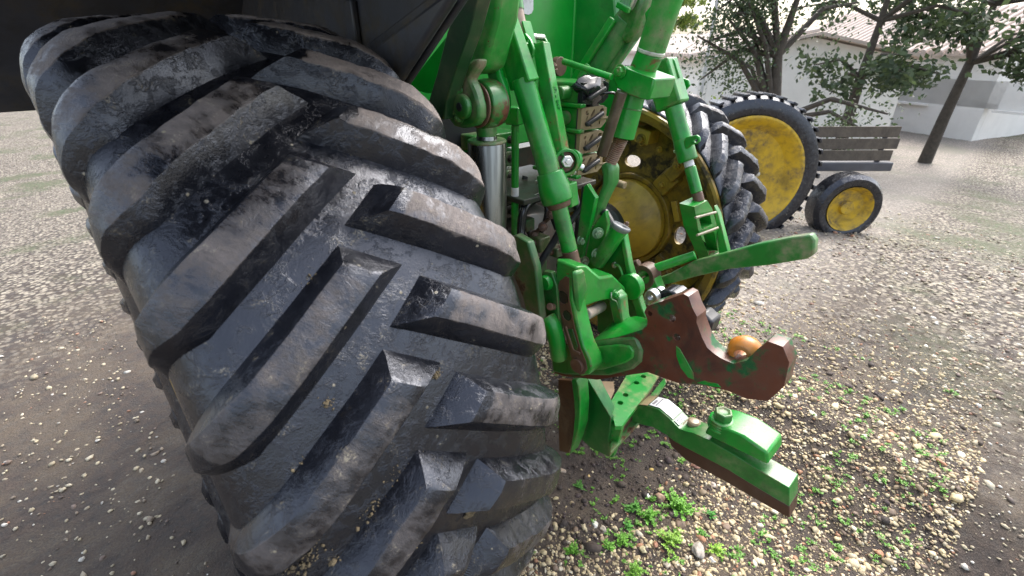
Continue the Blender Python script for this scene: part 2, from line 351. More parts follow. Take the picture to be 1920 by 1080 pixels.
def add_stone(x,y,r,cl,flat=.55,hi=True):
    global off
    base=(RV2 if hi else RV1)[rng.integers(8 if hi else 6)]; sc=np.array([r*rng.uniform(.75,1.35),r*rng.uniform(.65,1.1),r*rng.uniform(flat*.7,flat*1.2)])
    v=(base*sc)@rotm(rng.uniform(0,6.28),rng.normal(0,.25),0).T+np.array([x,y,h_ground(x,y)+r*flat*.12])
    vs_.append(v); fs_.append((I2 if hi else I1)[1]+off); cs_.append(np.repeat(cl[None],len(v),0)); off+=len(v)
while cnt<46000:
    x=rng.uniform(-.1,3.4)*rng.uniform(.55,1); y=rng.uniform(-1.9,.9)
    if rng.random()>gravel_density(x,y)*(1 if x<2.2 else .7): continue
    r=min(.026,rng.lognormal(math.log(.0052),.52)); d=math.hypot(x+.68,y+1.53)
    cl=pal[rng.choice(len(pal),p=prob)]*np.array([1.05,.98,.82])*rng.uniform(.65,1.1)
    add_stone(x,y,r,cl,hi=r>.007 and d<2.8); cnt+=1
for k in range(9000):
    x=rng.uniform(.3,4.2); y=rng.uniform(-3.6,-1.6)
    add_stone(x,y,rng.lognormal(math.log(.006),.5),pal[rng.choice(len(pal),p=prob)]*rng.uniform(.6,1),hi=False)
for k in range(12000):
    x=rng.uniform(2.4,7.5); y=rng.uniform(-4.5,3.5); d=math.hypot(x+.68,y+1.53)
    add_stone(x,y,rng.lognormal(math.log(.010),.45),pal[rng.choice(len(pal),p=prob)]*rng.uniform(.6,1),hi=False)
for k in range(5000):
    x=rng.uniform(-3.5,-.75); y=rng.uniform(-1.6,3.5)
    add_stone(x,y,rng.lognormal(math.log(.008),.45),pal[rng.choice(len(pal),p=prob)]*rng.uniform(.6,1),hi=False)
for k in range(5000):     # farther, coarser
    a=rng.uniform(-2.5,1.2); d=rng.uniform(3.2,8); x=.3+d*math.cos(a)*1.0; y=-.4+d*math.sin(a)
    add_stone(x,y,rng.uniform(.008,.022),pal[rng.choice(len(pal),p=prob)],hi=False)
def np_mesh(name,vl_,fl_,cl_=None,smooth=True):
    v=np.concatenate(vl_); f=np.concatenate(fl_); me=bpy.data.meshes.new(name)
    me.vertices.add(len(v)); me.vertices.foreach_set('co',v.astype(np.float32).ravel())
    me.loops.add(f.size); me.loops.foreach_set('vertex_index',f.astype(np.int32).ravel())
    me.polygons.add(len(f)); me.polygons.foreach_set('loop_start',np.arange(0,f.size,f.shape[1],dtype=np.int32))
    me.polygons.foreach_set('loop_total',np.full(len(f),f.shape[1],dtype=np.int32)); me.update(calc_edges=True)
    if smooth: me.polygons.foreach_set('use_smooth',np.ones(len(f),dtype=bool))
    if cl_ is not None:
        c=np.concatenate(cl_); a=me.color_attributes.new('tint','FLOAT_COLOR','POINT'); a.data.foreach_set('color',np.concatenate([c,np.ones((len(c),1))],1).astype(np.float32).ravel())
    return me
def tinted(name,rough,trans=0.,bs=.3):
    m,n,l,b=nt(name); at=n.new('ShaderNodeAttribute'); at.attribute_name='tint'; c=objco(n,l); f=noise(n,l,c,90,4,.6)
    l.new(mix(n,l,ramp(n,l,f,.4,.75,0,.55),at.outputs['Color'],(.10,.08,.06) if trans==0 else (.02,.06,.01)),b.inputs['Base Color'])
    b.inputs['Roughness'].default_value=rough
    if trans: b.inputs['Subsurface Weight'].default_value=0; b.inputs['Transmission Weight'].default_value=0
    bump(n,l,f,bs,.004,b); return m
stone_m=tinted('limestone_pebble',.6); leaf_m=tinted('weed_leaf',.5,1.)
link('gravel',np_mesh('gravel',vs_,fs_,cs_),None,None,stone_m,kind='stuff')
vs_,fs_,cs_=[],[],[]; off=0
for k in range(11000):      # crumbs and lumps of wet soil
    x=rng.uniform(-.2,2.6); y=rng.uniform(-1.9,.6)
    if k%8 and math.hypot((x-.95)/.6,(y+.45)/.6)>1: continue
    add_stone(x,y,rng.lognormal(math.log(.0065),.6),np.array([(.06,.042,.034),(.035,.025,.022),(.09,.066,.05),(.065,.044,.044)][rng.integers(4)]),flat=.6,hi=False)
link('soil_crumbs',np_mesh('soil_crumbs',vs_,fs_,cs_),None,None,tinted('soil_crumb',.75,bs=.6),kind='stuff')
# ---- larger loose stones, each a thing
def stone(px,py,wpx,col,label,flat=.6,rot=0,asp=1.4,name='stone',seed=0,cat='stone'):
    p=P(px,py,z=0); p=P(px,py,z=h_ground(p.x,p.y)); r=rad(wpx,p)*.74
    v=rockverts(I3[0],seed*1.7+50,.5)*np.array([r*asp,r,r*flat]); v=v@rotm(rot,.15,0).T
    me=np_mesh(name,[v],[I3[1]],[np.repeat(np.array(col)[None],len(v),0)])
    o=link(name,me,None,(p.x,p.y,h_ground(p.x,p.y)+r*flat*.35),stone_m,label); o['category']=cat; o['group']='larger stones lying in the gravel'
STN=[(1216,932,16,(.82,.80,.76),'small bright white stone left of the big leafy weed','stone'),(1240,934,24,(.60,.40,.27),'long pinkish stone beside the bright white stone','stone'),
 (1238,918,15,(.62,.50,.28),'yellowish stone just above the long pinkish stone','stone'),(1115,983,17,(.85,.80,.72),'cream white pebble below the muddy patch','stone'),
 (1132,994,18,(.62,.54,.42),'beige flat stone right of the cream pebble','stone'),(1229,1022,17,(.42,.20,.12),'reddish brown brick fragment in the gravel','brick fragment'),
 (1205,1030,20,(.58,.50,.30),'flat khaki stone left of the reddish fragment','stone'),(1305,872,22,(.40,.20,.14),'red brick chip below the drawbar end','brick fragment'),
 (1338,910,17,(.68,.55,.46),'pale pink stone at the right under the drawbar','stone'),(1221,880,9,(.75,.52,.14),'little yellow pebble on the dark mud','stone'),
 (1104,892,8,(.72,.50,.20),'little ochre pebble on the mud beside the tyre','stone'),(1055,882,14,(.60,.47,.36),'pinkish stone standing beside the tyre tread','stone'),
 (1042,935,15,(.50,.42,.24),'olive brown stone by the foot of the tyre','stone'),(1022,954,14,(.60,.47,.34),'tan stone at the lowest tyre lug','stone'),
 (1265,965,26,(.10,.07,.065),'long dark brown slate shard under the big weed','stone'),(1310,1030,34,(.40,.36,.31),'largest grey angular rock near the lower right','stone'),
 (1334,1050,18,(.80,.76,.70),'white curved stone beside the yellowish weed','stone'),(1250,1060,20,(.55,.47,.36),'beige slab stone at the bottom among gravel','stone')]
for i,(a,b_,w,c_,lb,ct) in enumerate(STN): stone(a,b_,w,c_,lb,rot=i*1.3,asp=1.15+.12*(i%4),seed=i,flat=.5+.1*(i%3),name='brick_fragment' if 'brick' in ct else 'stone',cat=ct)
# ---- weeds
def leaf_cloud(rng_,R,H,nst,nl,ls,col):
    vv=[];cc=[]
    for s in range(nst):
        a=rng_.uniform(0,6.28); t=R*abs(rng_.normal(0,.75))*(1+.35*math.sin(3*a+R*900)); tip=np.array([t*math.cos(a),t*math.sin(a),H*rng_.uniform(.5,1)*(1-.35*t/R)]); root=tip*np.array([.35,.35,0])
        for k in range(nl):
            u=rng_.uniform(.25,1); c=root*(1-u)+tip*u; d=rng_.normal(0,1,3); d[2]=abs(d[2])*.5; d/=np.linalg.norm(d); w=np.cross(d,[0,0,1]); w/=np.linalg.norm(w)+1e-6
            L=ls*rng_.uniform(.6,1.3); q=L*.32
            n_=np.cross(d,w)*L*.12
            vv.append(np.array([c,c+d*L*.5+w*q+n_,c+d*L,c+d*L*.5-w*q+n_])); cl=np.array(col)*rng_.uniform(.65,1.4); cc.append(np.repeat(cl[None],4,0))
    return vv,cc
def weed_obj(name,lists,**k):
    vv,cc=lists; f=[np.array([[0,1,2,3]])+4*i for i in range(len(vv))]
    return np_mesh(name,vv,f,cc,False)
WD=[(1272,945,48,'big bright green feathery weed, widest clump in the gravel',(.13,.33,.03)),(1190,950,28,'low green weed left of the big feathery clump',(.08,.25,.03)),
 (1217,965,30,'tall narrow green weed between the two wide clumps',(.12,.32,.03)),(1178,985,16,'round leafed seedling with a large oval leaf',(.10,.32,.05)),(1255,1010,38,'yellow green weed above the khaki stone',(.20,.36,.04)),
 (1167,1012,26,'green weed on gravel just below the round leafed seedling',(.13,.32,.03)),(1140,1022,22,'green weed rising left of the bottom gravel',(.14,.33,.04)),(1342,1030,26,'bright yellow green weed beside the white curved stone',(.24,.42,.04)),
 (1072,1030,24,'leafy green weed at the lower left edge of the gravel',(.12,.30,.03)),(1332,965,14,'tiny dark green sprig right of the slate shard',(.06,.26,.03)),(1085,908,16,'small green sprig on the mud near the tyre',(.07,.22,.03)),
 (1278,862,12,'thin green sprig under the drawbar bend',(.16,.34,.05)),(1190,1068,30,'green weed at the very bottom of the gravel',(.17,.35,.04)),(1315,1000,16,'small sprig left of the angular rock',(.10,.28,.03))]
for i,(a,b_,w,lb,cl) in enumerate(WD):
    p=P(a,b_+w*.2,z=0); R=rad(w,p); r_=np.random.default_rng(i+5)
    me=weed_obj('weed',leaf_cloud(r_,R,R*1.25,int(26+w*1.5),20,R*.13+.003,tuple(v*1.5 for v in cl)))
    o=link('weed',me,None,(p.x,p.y,h_ground(p.x,p.y)),leaf_m,lb); o['category']='weed'; o['group']='weeds growing in the gravel'
vv=[];cc=[]
for k in range(1400):
    x=rng.uniform(.05,2.6); y=rng.uniform(-1.8,.3)
    if mn.noise(V((x*2.3,y*2.3,11)))<-.12: continue
    R=rng.uniform(.006,.028); a,c_=leaf_cloud(rng,R,R*.9,6,8,R*.32+.002,(.15,.36,.04)); o3=np.array([x,y,h_ground(x,y)])
    vv+= [q+o3 for q in a]; cc+=c_
link('small_weeds',weed_obj('small_weeds',(vv,cc)),None,None,leaf_m,kind='stuff')
# ================================================================= BACKGROUND
def at(px,D,z):
    """point at horizontal distance D in the direction of the pixel column"""
    d=ray(px,80); d=V((d.x,d.y,0)).normalized(); return V((CAM.x+d.x*D,CAM.y+d.y*D,z))
wallm=plain('white_plaster',(.86,.84,.80),(.76,.74,.70),1.5,.9,.2,.01)
rooft=plain('pale_roof_tile',(.62,.50,.42),(.50,.44,.40),3,.8)
greyw=plain('grey_window_shutter',(.20,.23,.25),(.13,.15,.17),4,.4)
def house(A,B,depth,eave,base,ridge,name,label,wins,tiles=True,roofmat=None,overhang=.4):
    u=(B-A); u.z=0; L=u.length; u.normalize(); nrm=V((u.y,-u.x,0)); 
    if nrm.dot(CAM-A)<0: nrm=-nrm
    root=empty(name,(A.x,A.y,base),label,'house')
    def W(s,t,z): q=A+u*s-nrm*t; return V((q.x,q.y,z))
    bm=bmesh.new(); b_plate(bm,[W(0,0,base),W(L,0,base),W(L,0,eave),W(0,0,eave)],nrm*-.25,[[W(a,0,c),W(b2,0,c),W(b2,0,d),W(a,0,d)] for a,b2,c,d in wins]); finish('wall',bm,wallm,root,0,False)
    bm=bmesh.new(); b_plate(bm,[W(0,.26,base),W(0,depth,base),W(0,depth,eave),W(0,depth/2,ridge-.05),W(0,.26,eave)],u*.25); finish('wall',bm,wallm,root,0,False)
    bm=bmesh.new(); b_plate(bm,[W(L,.26,base),W(L,depth,base),W(L,depth,eave),W(L,depth/2,ridge-.05),W(L,.26,eave)],u*-.25); finish('wall',bm,wallm,root,0,False)
    for a,b2,c,d in wins:
        bm=bmesh.new(); b_plate(bm,[W(a+.05,.13,c+.05),W(b2-.05,.13,c+.05),W(b2-.05,.13,d-.05),W(a+.05,.13,d-.05)],nrm*-.04); wo_=finish('window',bm,greyw,root,0,False)
        k=max(2,int((b2-a)/.5))
        for i in range(k+1):
            s=a+.03+(b2-a-.06)*i/k; bm=bmesh.new(); b_bar(bm,W(s,.09,c),W(s,.09,d),.05,.05); finish('window_bar',bm,white,wo_,0,False)
        bm=bmesh.new(); b_bar(bm,W(a-.08,-.03,c-.05),W(b2+.08,-.03,c-.05),.14,.06,side=nrm); finish('sill',bm,wallm,wo_,0,False)
    for t0,z0,t1,z1 in ((-overhang,eave-.02,depth/2,ridge),(depth+overhang,eave-.02,depth/2,ridge)):
        bm=bmesh.new(); b_plate(bm,[W(-.3,t0,z0),W(L+.3,t0,z0),W(L+.3,t1,z1),W(-.3,t1,z1)],V((0,0,.08))); r_=finish('roof',bm,roofmat or rooft,root,0,False)
        if tiles and t0<0:
            n_=int((L+.6)/.24); 
            for i in range(n_):
                s=-.3+.24*(i+.5); bm=bmesh.new(); p0=W(s,t0-.05,z0+.10); p1=W(s,t1,z1+.10); b_cyl(bm,p0,p1,.085,.075,8); finish('roof_tile',bm,roofmat or rooft,r_,0)
    return root
A=at(1120,30,0); B=at(1322,15.5,0); Lh=(V((B.x,B.y,0))-V((A.x,A.y,0))).length
house(A,B,6,1.55,-1.1,2.15,'white_house','long white plastered house with tiled eave and grey barred windows behind the tractor',[(Lh-4.2,Lh-1.5,.2,1.1),(Lh-10,Lh-7,.2,1.1)])
A=at(1325,34,0); B=at(1420,30,0)
house(A,B,7,1.2,-1.2,2.6,'dark_roofed_house','white house with a dark grey roof farther off, right of the tiled one',[(1,2.2,.0,.9)],tiles=False,roofmat=plain('slate_roof',(.20,.21,.24),(.13,.14,.16),3,.6))
A=at(1480,26,0); B=at(1900,22,0)
house(A,B,7,1.6,-1.2,3.0,'low_farm_building','long low farm building with pale tiled roof at the far right',[(2,3,.1,.9),(5,6,.1,.9),(8,9,.1,.9)])
po=empty('utility_pole',at(1331,13,-.9),'thin pale pole standing in front of the houses','pole')
cyl('pole',at(1331,13,-.9),at(1331,13,5.5),.04,plain('weathered_pole',(.5,.5,.5),(.36,.36,.36),6),po,bev=0,n=12)
bar('cross_arm',at(1331,13,5.0)-V((.5,0,0)),at(1331,13,5.0)+V((.5,0,0)),.08,.08,plain('cross_arm_wood',(.3,.27,.24),(.2,.18,.16),9),po)
# foliage
barkm=plain('bark',(.09,.075,.06),(.045,.038,.03),12,.9,.8,.02)
def leafmat(name,c1,c2):
    m,n,l,b=nt(name); oi=n.new('ShaderNodeAttribute'); oi.attribute_name='tint'; l.new(mix(n,l,oi.outputs['Fac'],c1,c2),b.inputs['Base Color']); b.inputs['Roughness'].default_value=.5
    tr=n.new('ShaderNodeBsdfTranslucent'); l.new(mix(n,l,oi.outputs['Fac'],c1,c2),tr.inputs[0]); ms=n.new('ShaderNodeMixShader'); ms.inputs[0].default_value=.3
    l.new(b.outputs[0],ms.inputs[1]); l.new(tr.outputs[0],ms.inputs[2]); l.new(ms.outputs[0],n['Material Output'].inputs['Surface']); return m
lf_dark=leafmat('dark_tree_leaf',(.035,.06,.03),(.09,.13,.05)); lf_hedge=leafmat('hedge_leaf',(.10,.17,.03),(.30,.38,.07))
def leaves_mesh(name,centres,per,spread,ls,seed,vertical=False):
    r_=np.random.default_rng(seed); C_=np.repeat(np.array([c[:] for c in centres]),per,0); N=len(C_)
    p=C_+r_.normal(0,spread,(N,3)); d=r_.normal(0,1,(N,3)); d/=np.linalg.norm(d,axis=1)[:,None]; w=np.cross(d,r_.normal(0,1,(N,3))); w/=np.linalg.norm(w,axis=1)[:,None]
    L=ls*r_.uniform(.6,1.3,(N,1)); v=np.stack([p,p+d*L*.5+w*L*.28,p+d*L,p+d*L*.5-w*L*.28],1).reshape(-1,3)
    f=np.arange(4*N).reshape(-1,4); t=np.repeat(r_.random(N),4); return np_mesh(name,[v],[f],[np.stack([t,t,t],1)],False)
def tree(base,H,crown,label,seed,lean=V((0,0,0)),ls=.09,droop=None,per=60,cr=1.6,mat=lf_dark):
    r_=random.Random(seed); root=empty('tree',base,label,'tree'); root['group']='trees behind the tractor'
    bm=bmesh.new(); top=V(base)+V((0,0,H))+lean; pts=[V(base)+(top-V(base))*t+V((r_.uniform(-.08,.08),r_.uniform(-.08,.08),0)) for t in (0,.25,.5,.75,1)]
    for i in range(4): b_cyl(bm,pts[i],pts[i+1],.16*(1-i*.2),.16*(1-(i+1)*.2),10)
    finish('trunk',bm,barkm,root); cen=[]; bm=bmesh.new()
    for k in range(crown):
        s=pts[2+k%3]; a=r_.uniform(0,6.28); e=s+V((math.cos(a)*cr*r_.uniform(.5,1),math.sin(a)*cr*r_.uniform(.5,1),r_.uniform(-.5,1.1)))
        if droop: e=droop(k,s,r_) or e
        m_=(s+e)/2+V((0,0,.25)); b_cyl(bm,s,m_,.05,.035,6); b_cyl(bm,m_,e,.035,.012,6)
        for t in (.55,.7,.85,1.):
            q=s+(e-s)*t; 
            for z in range(3): cen.append(q+V((r_.gauss(0,.16),r_.gauss(0,.16),r_.gauss(0,.12))))
    finish('limb',bm,barkm,root,kind='stuff')
    me=leaves_mesh('crown',[c-V(base) for c in cen],per//3,.11,ls,seed); o=link('crown',me,root,base,mat)
def dr(k,s,r_):
    if k<9:
        a=at(1305+k*14,8.2,0); return V((a.x,a.y,1.95+.10*k+r_.uniform(-.15,.25)))
    if k<14:
        a=at(1335+(k-9)*18,8.6,0); return V((a.x,a.y,2.3+r_.uniform(-.1,.5)))
tree(at(1475,8.6,-.9),3.6,22,'nearest dark leaved tree whose boughs hang over the house roof',3,droop=dr,per=60,ls=.062)
tree(at(1640,14,-1),4.5,20,'round crowned tree left of the far farm building',5,ls=.14,cr=2,per=60)
tree(at(1830,17,-1),5,20,'tall tree in front of the far farm building',8,ls=.15,cr=2.2,per=60)
tree(at(1245,42,-1.2),5.5,26,'pale distant tree rising over the white house roof',11,ls=.22,cr=2.6,per=90,mat=lf_hedge)
hb=at(1326,10.6,-.9); he=empty('hedge',hb,'bright yellow green bush in front of the white house corner','bush')
cen=[hb+V((random.gauss(0,.35),random.gauss(0,.35),random.uniform(.2,1.75))) for _ in range(160)]
link('foliage',leaves_mesh('foliage',[c-hb for c in cen],30,.10,.07,4),he,hb,lf_hedge)
bm=bmesh.new(); [b_cyl(bm,hb+V((random.uniform(-.1,.1),random.uniform(-.1,.1),0)),hb+V((random.uniform(-.4,.4),random.uniform(-.4,.4),1.3)),.025,.01,6) for _ in range(7)]; finish('stem',bm,barkm,he)
# grey mudguard and yellow panel of a parked trailer
tb=at(1400,5.6,-.1); tl=empty('farm_trailer',(tb.x,tb.y,0),'parked farm trailer with big grey tyre on a yellow rim beyond the right wheel','trailer')
gm_=plain('grey_mudguard_plastic',(.11,.11,.125),(.07,.07,.08),5,.35,.1,.003)
rr_=V((RT.x,RT.y,0)).normalized(); ff=V((FW.x,FW.y,0)).normalized()
K_=1.31; cc0=at(1450,5.6,.70); ym=paint('weathered_yellow_paint',(.62,.40,.012),rust=(.12,.07,.02),dust=1.2,chip=1.,rough=.5,dustcol=(.16,.12,.07),rust_cover=.30)
bm=bmesh.new(); b_lathe(bm,cc0,ff,[(q1_,q2_*K_) for q1_,q2_ in ((0,.46),(-.02,.48),(-.03,.53),(0,.59),(.05,.61),(.28,.61),(.33,.59),(.36,.50),(.34,.46))],64,close=True); ty=finish('tyre',bm,rubber,tl,0)
bm=bmesh.new(); b_lathe(bm,cc0,ff,[(q1_,q2_*K_) for q1_,q2_ in ((.0,.46),(-.03,.475),(-.035,.455),(.0,.42),(.10,.36),(.12,.14),(.04,.12),(.03,.01),(.16,.01),(.16,.36),(.2,.46))],56,close=True); rimt=finish('wheel_rim',bm,ym,tl,.004)
for k in range(8):
    a_=2*math.pi*k/8; bolt(cc0+ff*.10+rr_*.2*math.cos(a_)+V((0,0,.2*math.sin(a_))),-ff,.02,rimt,zinc)
for k in range(40):
    a_=2*math.pi*k/40; e_=rr_*math.cos(a_)+V((0,0,math.sin(a_))); bm=bmesh.new(); b_bar(bm,cc0+e_*.62*K_+ff*.01,cc0+e_*.62*K_+ff*.30,.05,.025,side=e_.cross(ff)); finish('tread_lug',bm,rubber,ty,.005)
bm=bmesh.new(); b_bar(bm,cc0+ff*.5-rr_*.0,cc0+ff*.5+rr_*1.9,.14,.10,side=ff); b_=finish('chassis_beam',bm,gm_,tl,.01)
cyl('axle',cc0+ff*.1,cc0+ff*1.6,.05,gm_,tl)
brd_=plain('weathered_board',(.14,.115,.09),(.07,.058,.048),9,.85,.6,.01)
for q_ in (.25,1.0,1.75): bar('body_post',cc0+ff*.5+rr_*q_,cc0+ff*.5+rr_*q_+V((0,0,.42)),.05,.05,gm_,tl)
for j_ in range(3): bar('body_board',cc0+ff*.46+rr_*.15+V((0,0,.12+.13*j_)),cc0+ff*.46+rr_*(1.86+.03*(j_%2))+V((0,0,.125+.13*j_)),.02,.115,brd_,tl,side=ff,bev=.004)
c2=cc0+rr_*1.25; c2.z=.34
bm=bmesh.new(); b_lathe(bm,c2,ff,[(0,.24),(-.02,.27),(-.02,.33),(.03,.37),(.2,.37),(.25,.33),(.24,.24)],48,close=True); t2_=finish('tyre',bm,rubber,tl,0)
bm=bmesh.new(); b_lathe(bm,c2,ff,[(.0,.24),(-.02,.25),(.02,.22),(.07,.19),(.07,.08),(.03,.07),(.03,.005),(.1,.005),(.1,.24)],40,close=True); finish('wheel_rim',bm,ym,tl,.003)
# ================================================================= TRACTOR
T=empty('tractor',(.78,0,0),'green tractor seen from close behind its left rear tyre, hitch arms and drawbar showing','tractor')
NL=30; DA=2*math.pi/NL
def carc(local_u,R=1.0,rim=.0):
    """profile by arc length u from the crown centre: returns x,r,nx,nr"""
    pts=CP; 
    u=abs(local_u)
    for i in range(len(pts)-1):
        x0,r0=pts[i]; x1,r1=pts[i+1]; L=math.hypot(x1-x0,r1-r0)
        if u<=L or i==len(pts)-2:
            t=u/L; return x0+(x1-x0)*t,r0+(r1-r0)*t
        u-=L
def smooth_profile():
    q=[(0,.978),(.08,.976),(.16,.969),(.23,.961),(.285,.950),(.322,.928),(.342,.895),(.350,.85),(.343,.79),(.318,.73),(.295,.68),(.275,.64),(.262,.615)]
    out=[]
    for i in range(len(q)-1):
        a=q[max(i-1,0)] if i>0 else (-q[1][0],q[1][1]); b=q[i]; c=q[i+1]; d=q[min(i+2,len(q)-1)]
        for k in range(5):
            t=k/5; out.append(tuple(.5*((2*b[j])+(c[j]-a[j])*t+(2*a[j]-5*b[j]+4*c[j]-d[j])*t*t+(3*b[j]-a[j]-3*c[j]+d[j])*t**3) for j in (0,1)))
    out.append(q[-1]); return out
CP=smooth_profile(); CU=[0]
for i in range(1,len(CP)): CU.append(CU[-1]+math.hypot(CP[i][0]-CP[i-1][0],CP[i][1]-CP[i-1][1]))
CPa=np.array(CP); CUa=np.array(CU)
def prof(u):
    u=max(0,u); x=np.interp(u,CUa,CPa[:,0]); r=np.interp(u,CUa,CPa[:,1]); e=.012
    x1=np.interp(min(u+e,CUa[-1]),CUa,CPa[:,0]); r1=np.interp(min(u+e,CUa[-1]),CUa,CPa[:,1]); x0=np.interp(max(u-e,0),CUa,CPa[:,0]); r0=np.interp(max(u-e,0),CUa,CPa[:,1])
    tx,tr=x1-x0,r1-r0; L=math.hypot(tx,tr); return x,r,-tr/L,tx/L       # outward normal
XS=1.0
def surf(u,a,h,side,rm):
    """tyre-local point: u across from the crown, a = angle from rear upward, h = height over the carcass"""
    s=1
    if u<0: s=-1
    x,r,nx,nr=prof(abs(u)); r2=rm(r)+nr*h; x2=(x+nx*h)*s*side*XS
    return (x2,-r2*math.cos(a),r2*math.sin(a))
def lug_mesh(name,side,rm,u_head,seed,slope=.66):
    """side=+1: lug runs from near the crown to the +x shoulder"""
    r_=random.Random(seed); us_end=.46; u_sh=.322
    H=.056; wb=.059; wt=.029
    th=math.atan(slope); ca,sa=math.cos(th),math.sin(th)
    # across profile
    tt=[-1.0,-.88,-.72,-.58,-.55,-.52,-.36,-.12,.12,.36,.52,.55,.58,.72,.88,1.0]
    def hp(t):
        q=abs(t)*wb
        if q<=wt: return 1-.045*(q/wt)**4
        return max(0,.955*(1-(q-wt)/(wb-wt)))
    Ltot=(u_sh-u_head)/ca+ (us_end-u_sh)
    NS=60; verts=[];wear=[];uvs=[]
    ls=[-.062,-.045,-.028,-.008,-.003,.006]+list(np.linspace(.025,Ltot,NS-6))
    for l0 in ls:
        for t in tt:
            hn=max(0,min(1,(l0+.062)/.058)); hn=hn*.975+.025*max(0,min(1,(l0+.004)/.02))
            wh=wb-(wb-wt)*min(1,hn); q_=abs(t); sg=1 if t>=0 else -1
            if q_<=.55: w_=sg*q_/.55*wh; hh=hn*(1-.045*(q_/.55)**4*min(1,hn))
            else: e_=(q_-.55)/.45; w_=sg*(wh+(wb-wh)*e_); hh=hn*.955*(1-e_)
            la=l0
            if l0<.06:                      # nose cut runs parallel to the opposite lug row
                la=l0+ w_*.38*(1-max(0,l0)/.06)
            # centreline
            lc=(u_sh-u_head)/ca
            if la<=lc:
                u=u_head+la*ca; s=-(la*sa)
            else:
                u=u_sh+(la-lc); s=-(lc*sa)-(la-lc)*.25
            k=1-max(0,min(1,(la-lc)/(Ltot-lc)))
            kk=1 if la<lc*.72 else max(0,1-((la-lc*.72)/(Ltot-lc*.72))**1.25)
            uu=u+w_*sa*(1 if la<lc else max(0,1-(la-lc)/.05)); ss=s+w_*ca
            h=H*hh*kk
            nz=mn.noise(V((la*22+seed*5,w_*30,seed)))*.0035+mn.noise(V((la*60,w_*60,seed*2.)))*.0016
            if h>.01: h+=nz-(.0045*max(0,mn.noise(V((la*45,t*3,seed*3.)))-.1) if .5<abs(t)<.6 else 0)
            if h<=.0005: h=-.004
            x,y,z=surf(uu,ss/1.0,h,side,rm); verts.append((x,y,z))
            top=max(0,min(1,(hh-.80)/.13))*max(0,min(1,(l0+.010)/.03)); top*=1 if la<lc+.02 else .6
            wear.append(top); uvs.append((la,w_))
    nt_=len(tt); faces=[]
    for i in range(len(ls)-1):
        for j in range(nt_-1):
            f=(i*nt_+j,(i+1)*nt_+j,(i+1)*nt_+j+1,i*nt_+j+1); faces.append(f if side<0 else f[::-1])
    me=bpy.data.meshes.new(name); me.from_pydata(verts,[],faces); me.shade_smooth()
    me.set_sharp_from_angle(angle=math.radians(27))
    a=me.attributes.new('wear','FLOAT','POINT'); a.data.foreach_set('value',wear)
    ul=me.uv_layers.new(name='UVMap')
    for lp in me.loops: ul.data[lp.index].uv=uvs[lp.vertex_index]
    me.materials.append(rubber); return me
def tyre(cx,rm,parent,label,phaseR,phaseL,flip=1,aR=1.0):
    N=300; U=list(np.concatenate([np.linspace(0,.30,13),np.linspace(.315,CU[-1],22)])); cols=[-u for u in U[::-1]][:-1]+U
    vs2=[];fc=[]
    for i in range(N):
        a=2*math.pi*i/N
        for u in cols: 
            nz=.0025*mn.noise(V((u*9,math.cos(a)*9,math.sin(a)*9)))
            vs2.append(surf(u,a,nz,1,rm))
    k=len(cols)
    for i in range(N):
        for j in range(k-1): fc.append((i*k+j,i*k+j+1,((i+1)%N)*k+j+1,((i+1)%N)*k+j))
    me=bpy.data.meshes.new('rear_tyre'); me.from_pydata(vs2,[],fc); me.shade_smooth()
    o=link('rear_tyre',me,parent,(cx,0,1.0 if aR==1 else aR),rubber,label)
    meshes={(s,k2):lug_mesh('tread_lug',s,rm,(.073 if s*flip>0 else .050),k2+10*(s>0)) for s in(1,-1) for k2 in range(3)}
    for s,ph in ((1,phaseR),(-1,phaseL)):
        for i in range(NL):
            q=bpy.data.objects.new('tread_lug',meshes[(s,i%3)]); COL.objects.link(q); q.parent=o
            ang=ph+DA*i; q.rotation_euler=(-ang,0,0)
            zz=math.sin(ang); q['dust']=float(max(0,min(1,(zz+.02)*1.15 if s>0 else (zz-.25)*.75)) if zz>.1 else .40)*(1 if math.cos(ang)>-.3 else .5)*(1 if cx<0 else .35)
    o['dust']=.0
    return o
a_tip_mid=.462; 
# a lug mesh has its head at angle 0; heads sit .214 rad above the tips
ltyre=tyre(-.307,lambda r:r,T,'left rear tyre with worn muddy chevron lugs filling the foreground',a_tip_mid+.5*DA+.188,.544+.5*DA)
XS=.56
rtyre=tyre(1.765,lambda r:.655+(r-.615)*(.705-.655)/(.978-.615),T,'right rear tyre on the yellow rim',.3,.42,aR=1.0)
XS=1.0
# dried mud caked between the lugs
def on_tyre(px,py,h=0.):
    best=None
    for u in np.linspace(-.33,.33,34):
        for a in np.linspace(-.9,1.5,121):
            q=V(surf(u,a,h,1,lambda r:r))+V((-.307,0,1)); d=q-CAM; z=d.dot(FW)
            if z<.1: continue
            e=(960+F*d.dot(RT)/z-px)**2+(540-F*d.dot(UP)/z-py)**2
            if best is None or e<best[0]: best=(e,u,a)
    return best[1],best[2]
def clods(spots,name='mud_clod'):
    for (px,py,n_,spr,sz) in spots:
        u0,a0=on_tyre(px,py); vl_=[];fl_=[];o_=0
        for k in range(n_):
            u=u0+rng.normal(0,spr); a=a0+rng.normal(0,spr); r=min(sz*1.1,sz*rng.lognormal(-.9,.5)); p=np.array(surf(u,a,r*.2+.001,1,lambda r:r))+np.array([-.307,0,1])
            v=RV1[rng.integers(6)]*np.array([r*rng.uniform(.8,1.8),r,r*.45])@rotm(rng.uniform(0,6),rng.uniform(0,3),0).T+p; vl_.append(v); fl_.append(I1[1]+o_); o_+=len(v)
        me=np_mesh(name,vl_,fl_); c=np.mean(np.concatenate(vl_),0); 
        for v in me.vertices: v.co-=V(c)
        link(name,me,ltyre,c,mudm,kind='stuff')
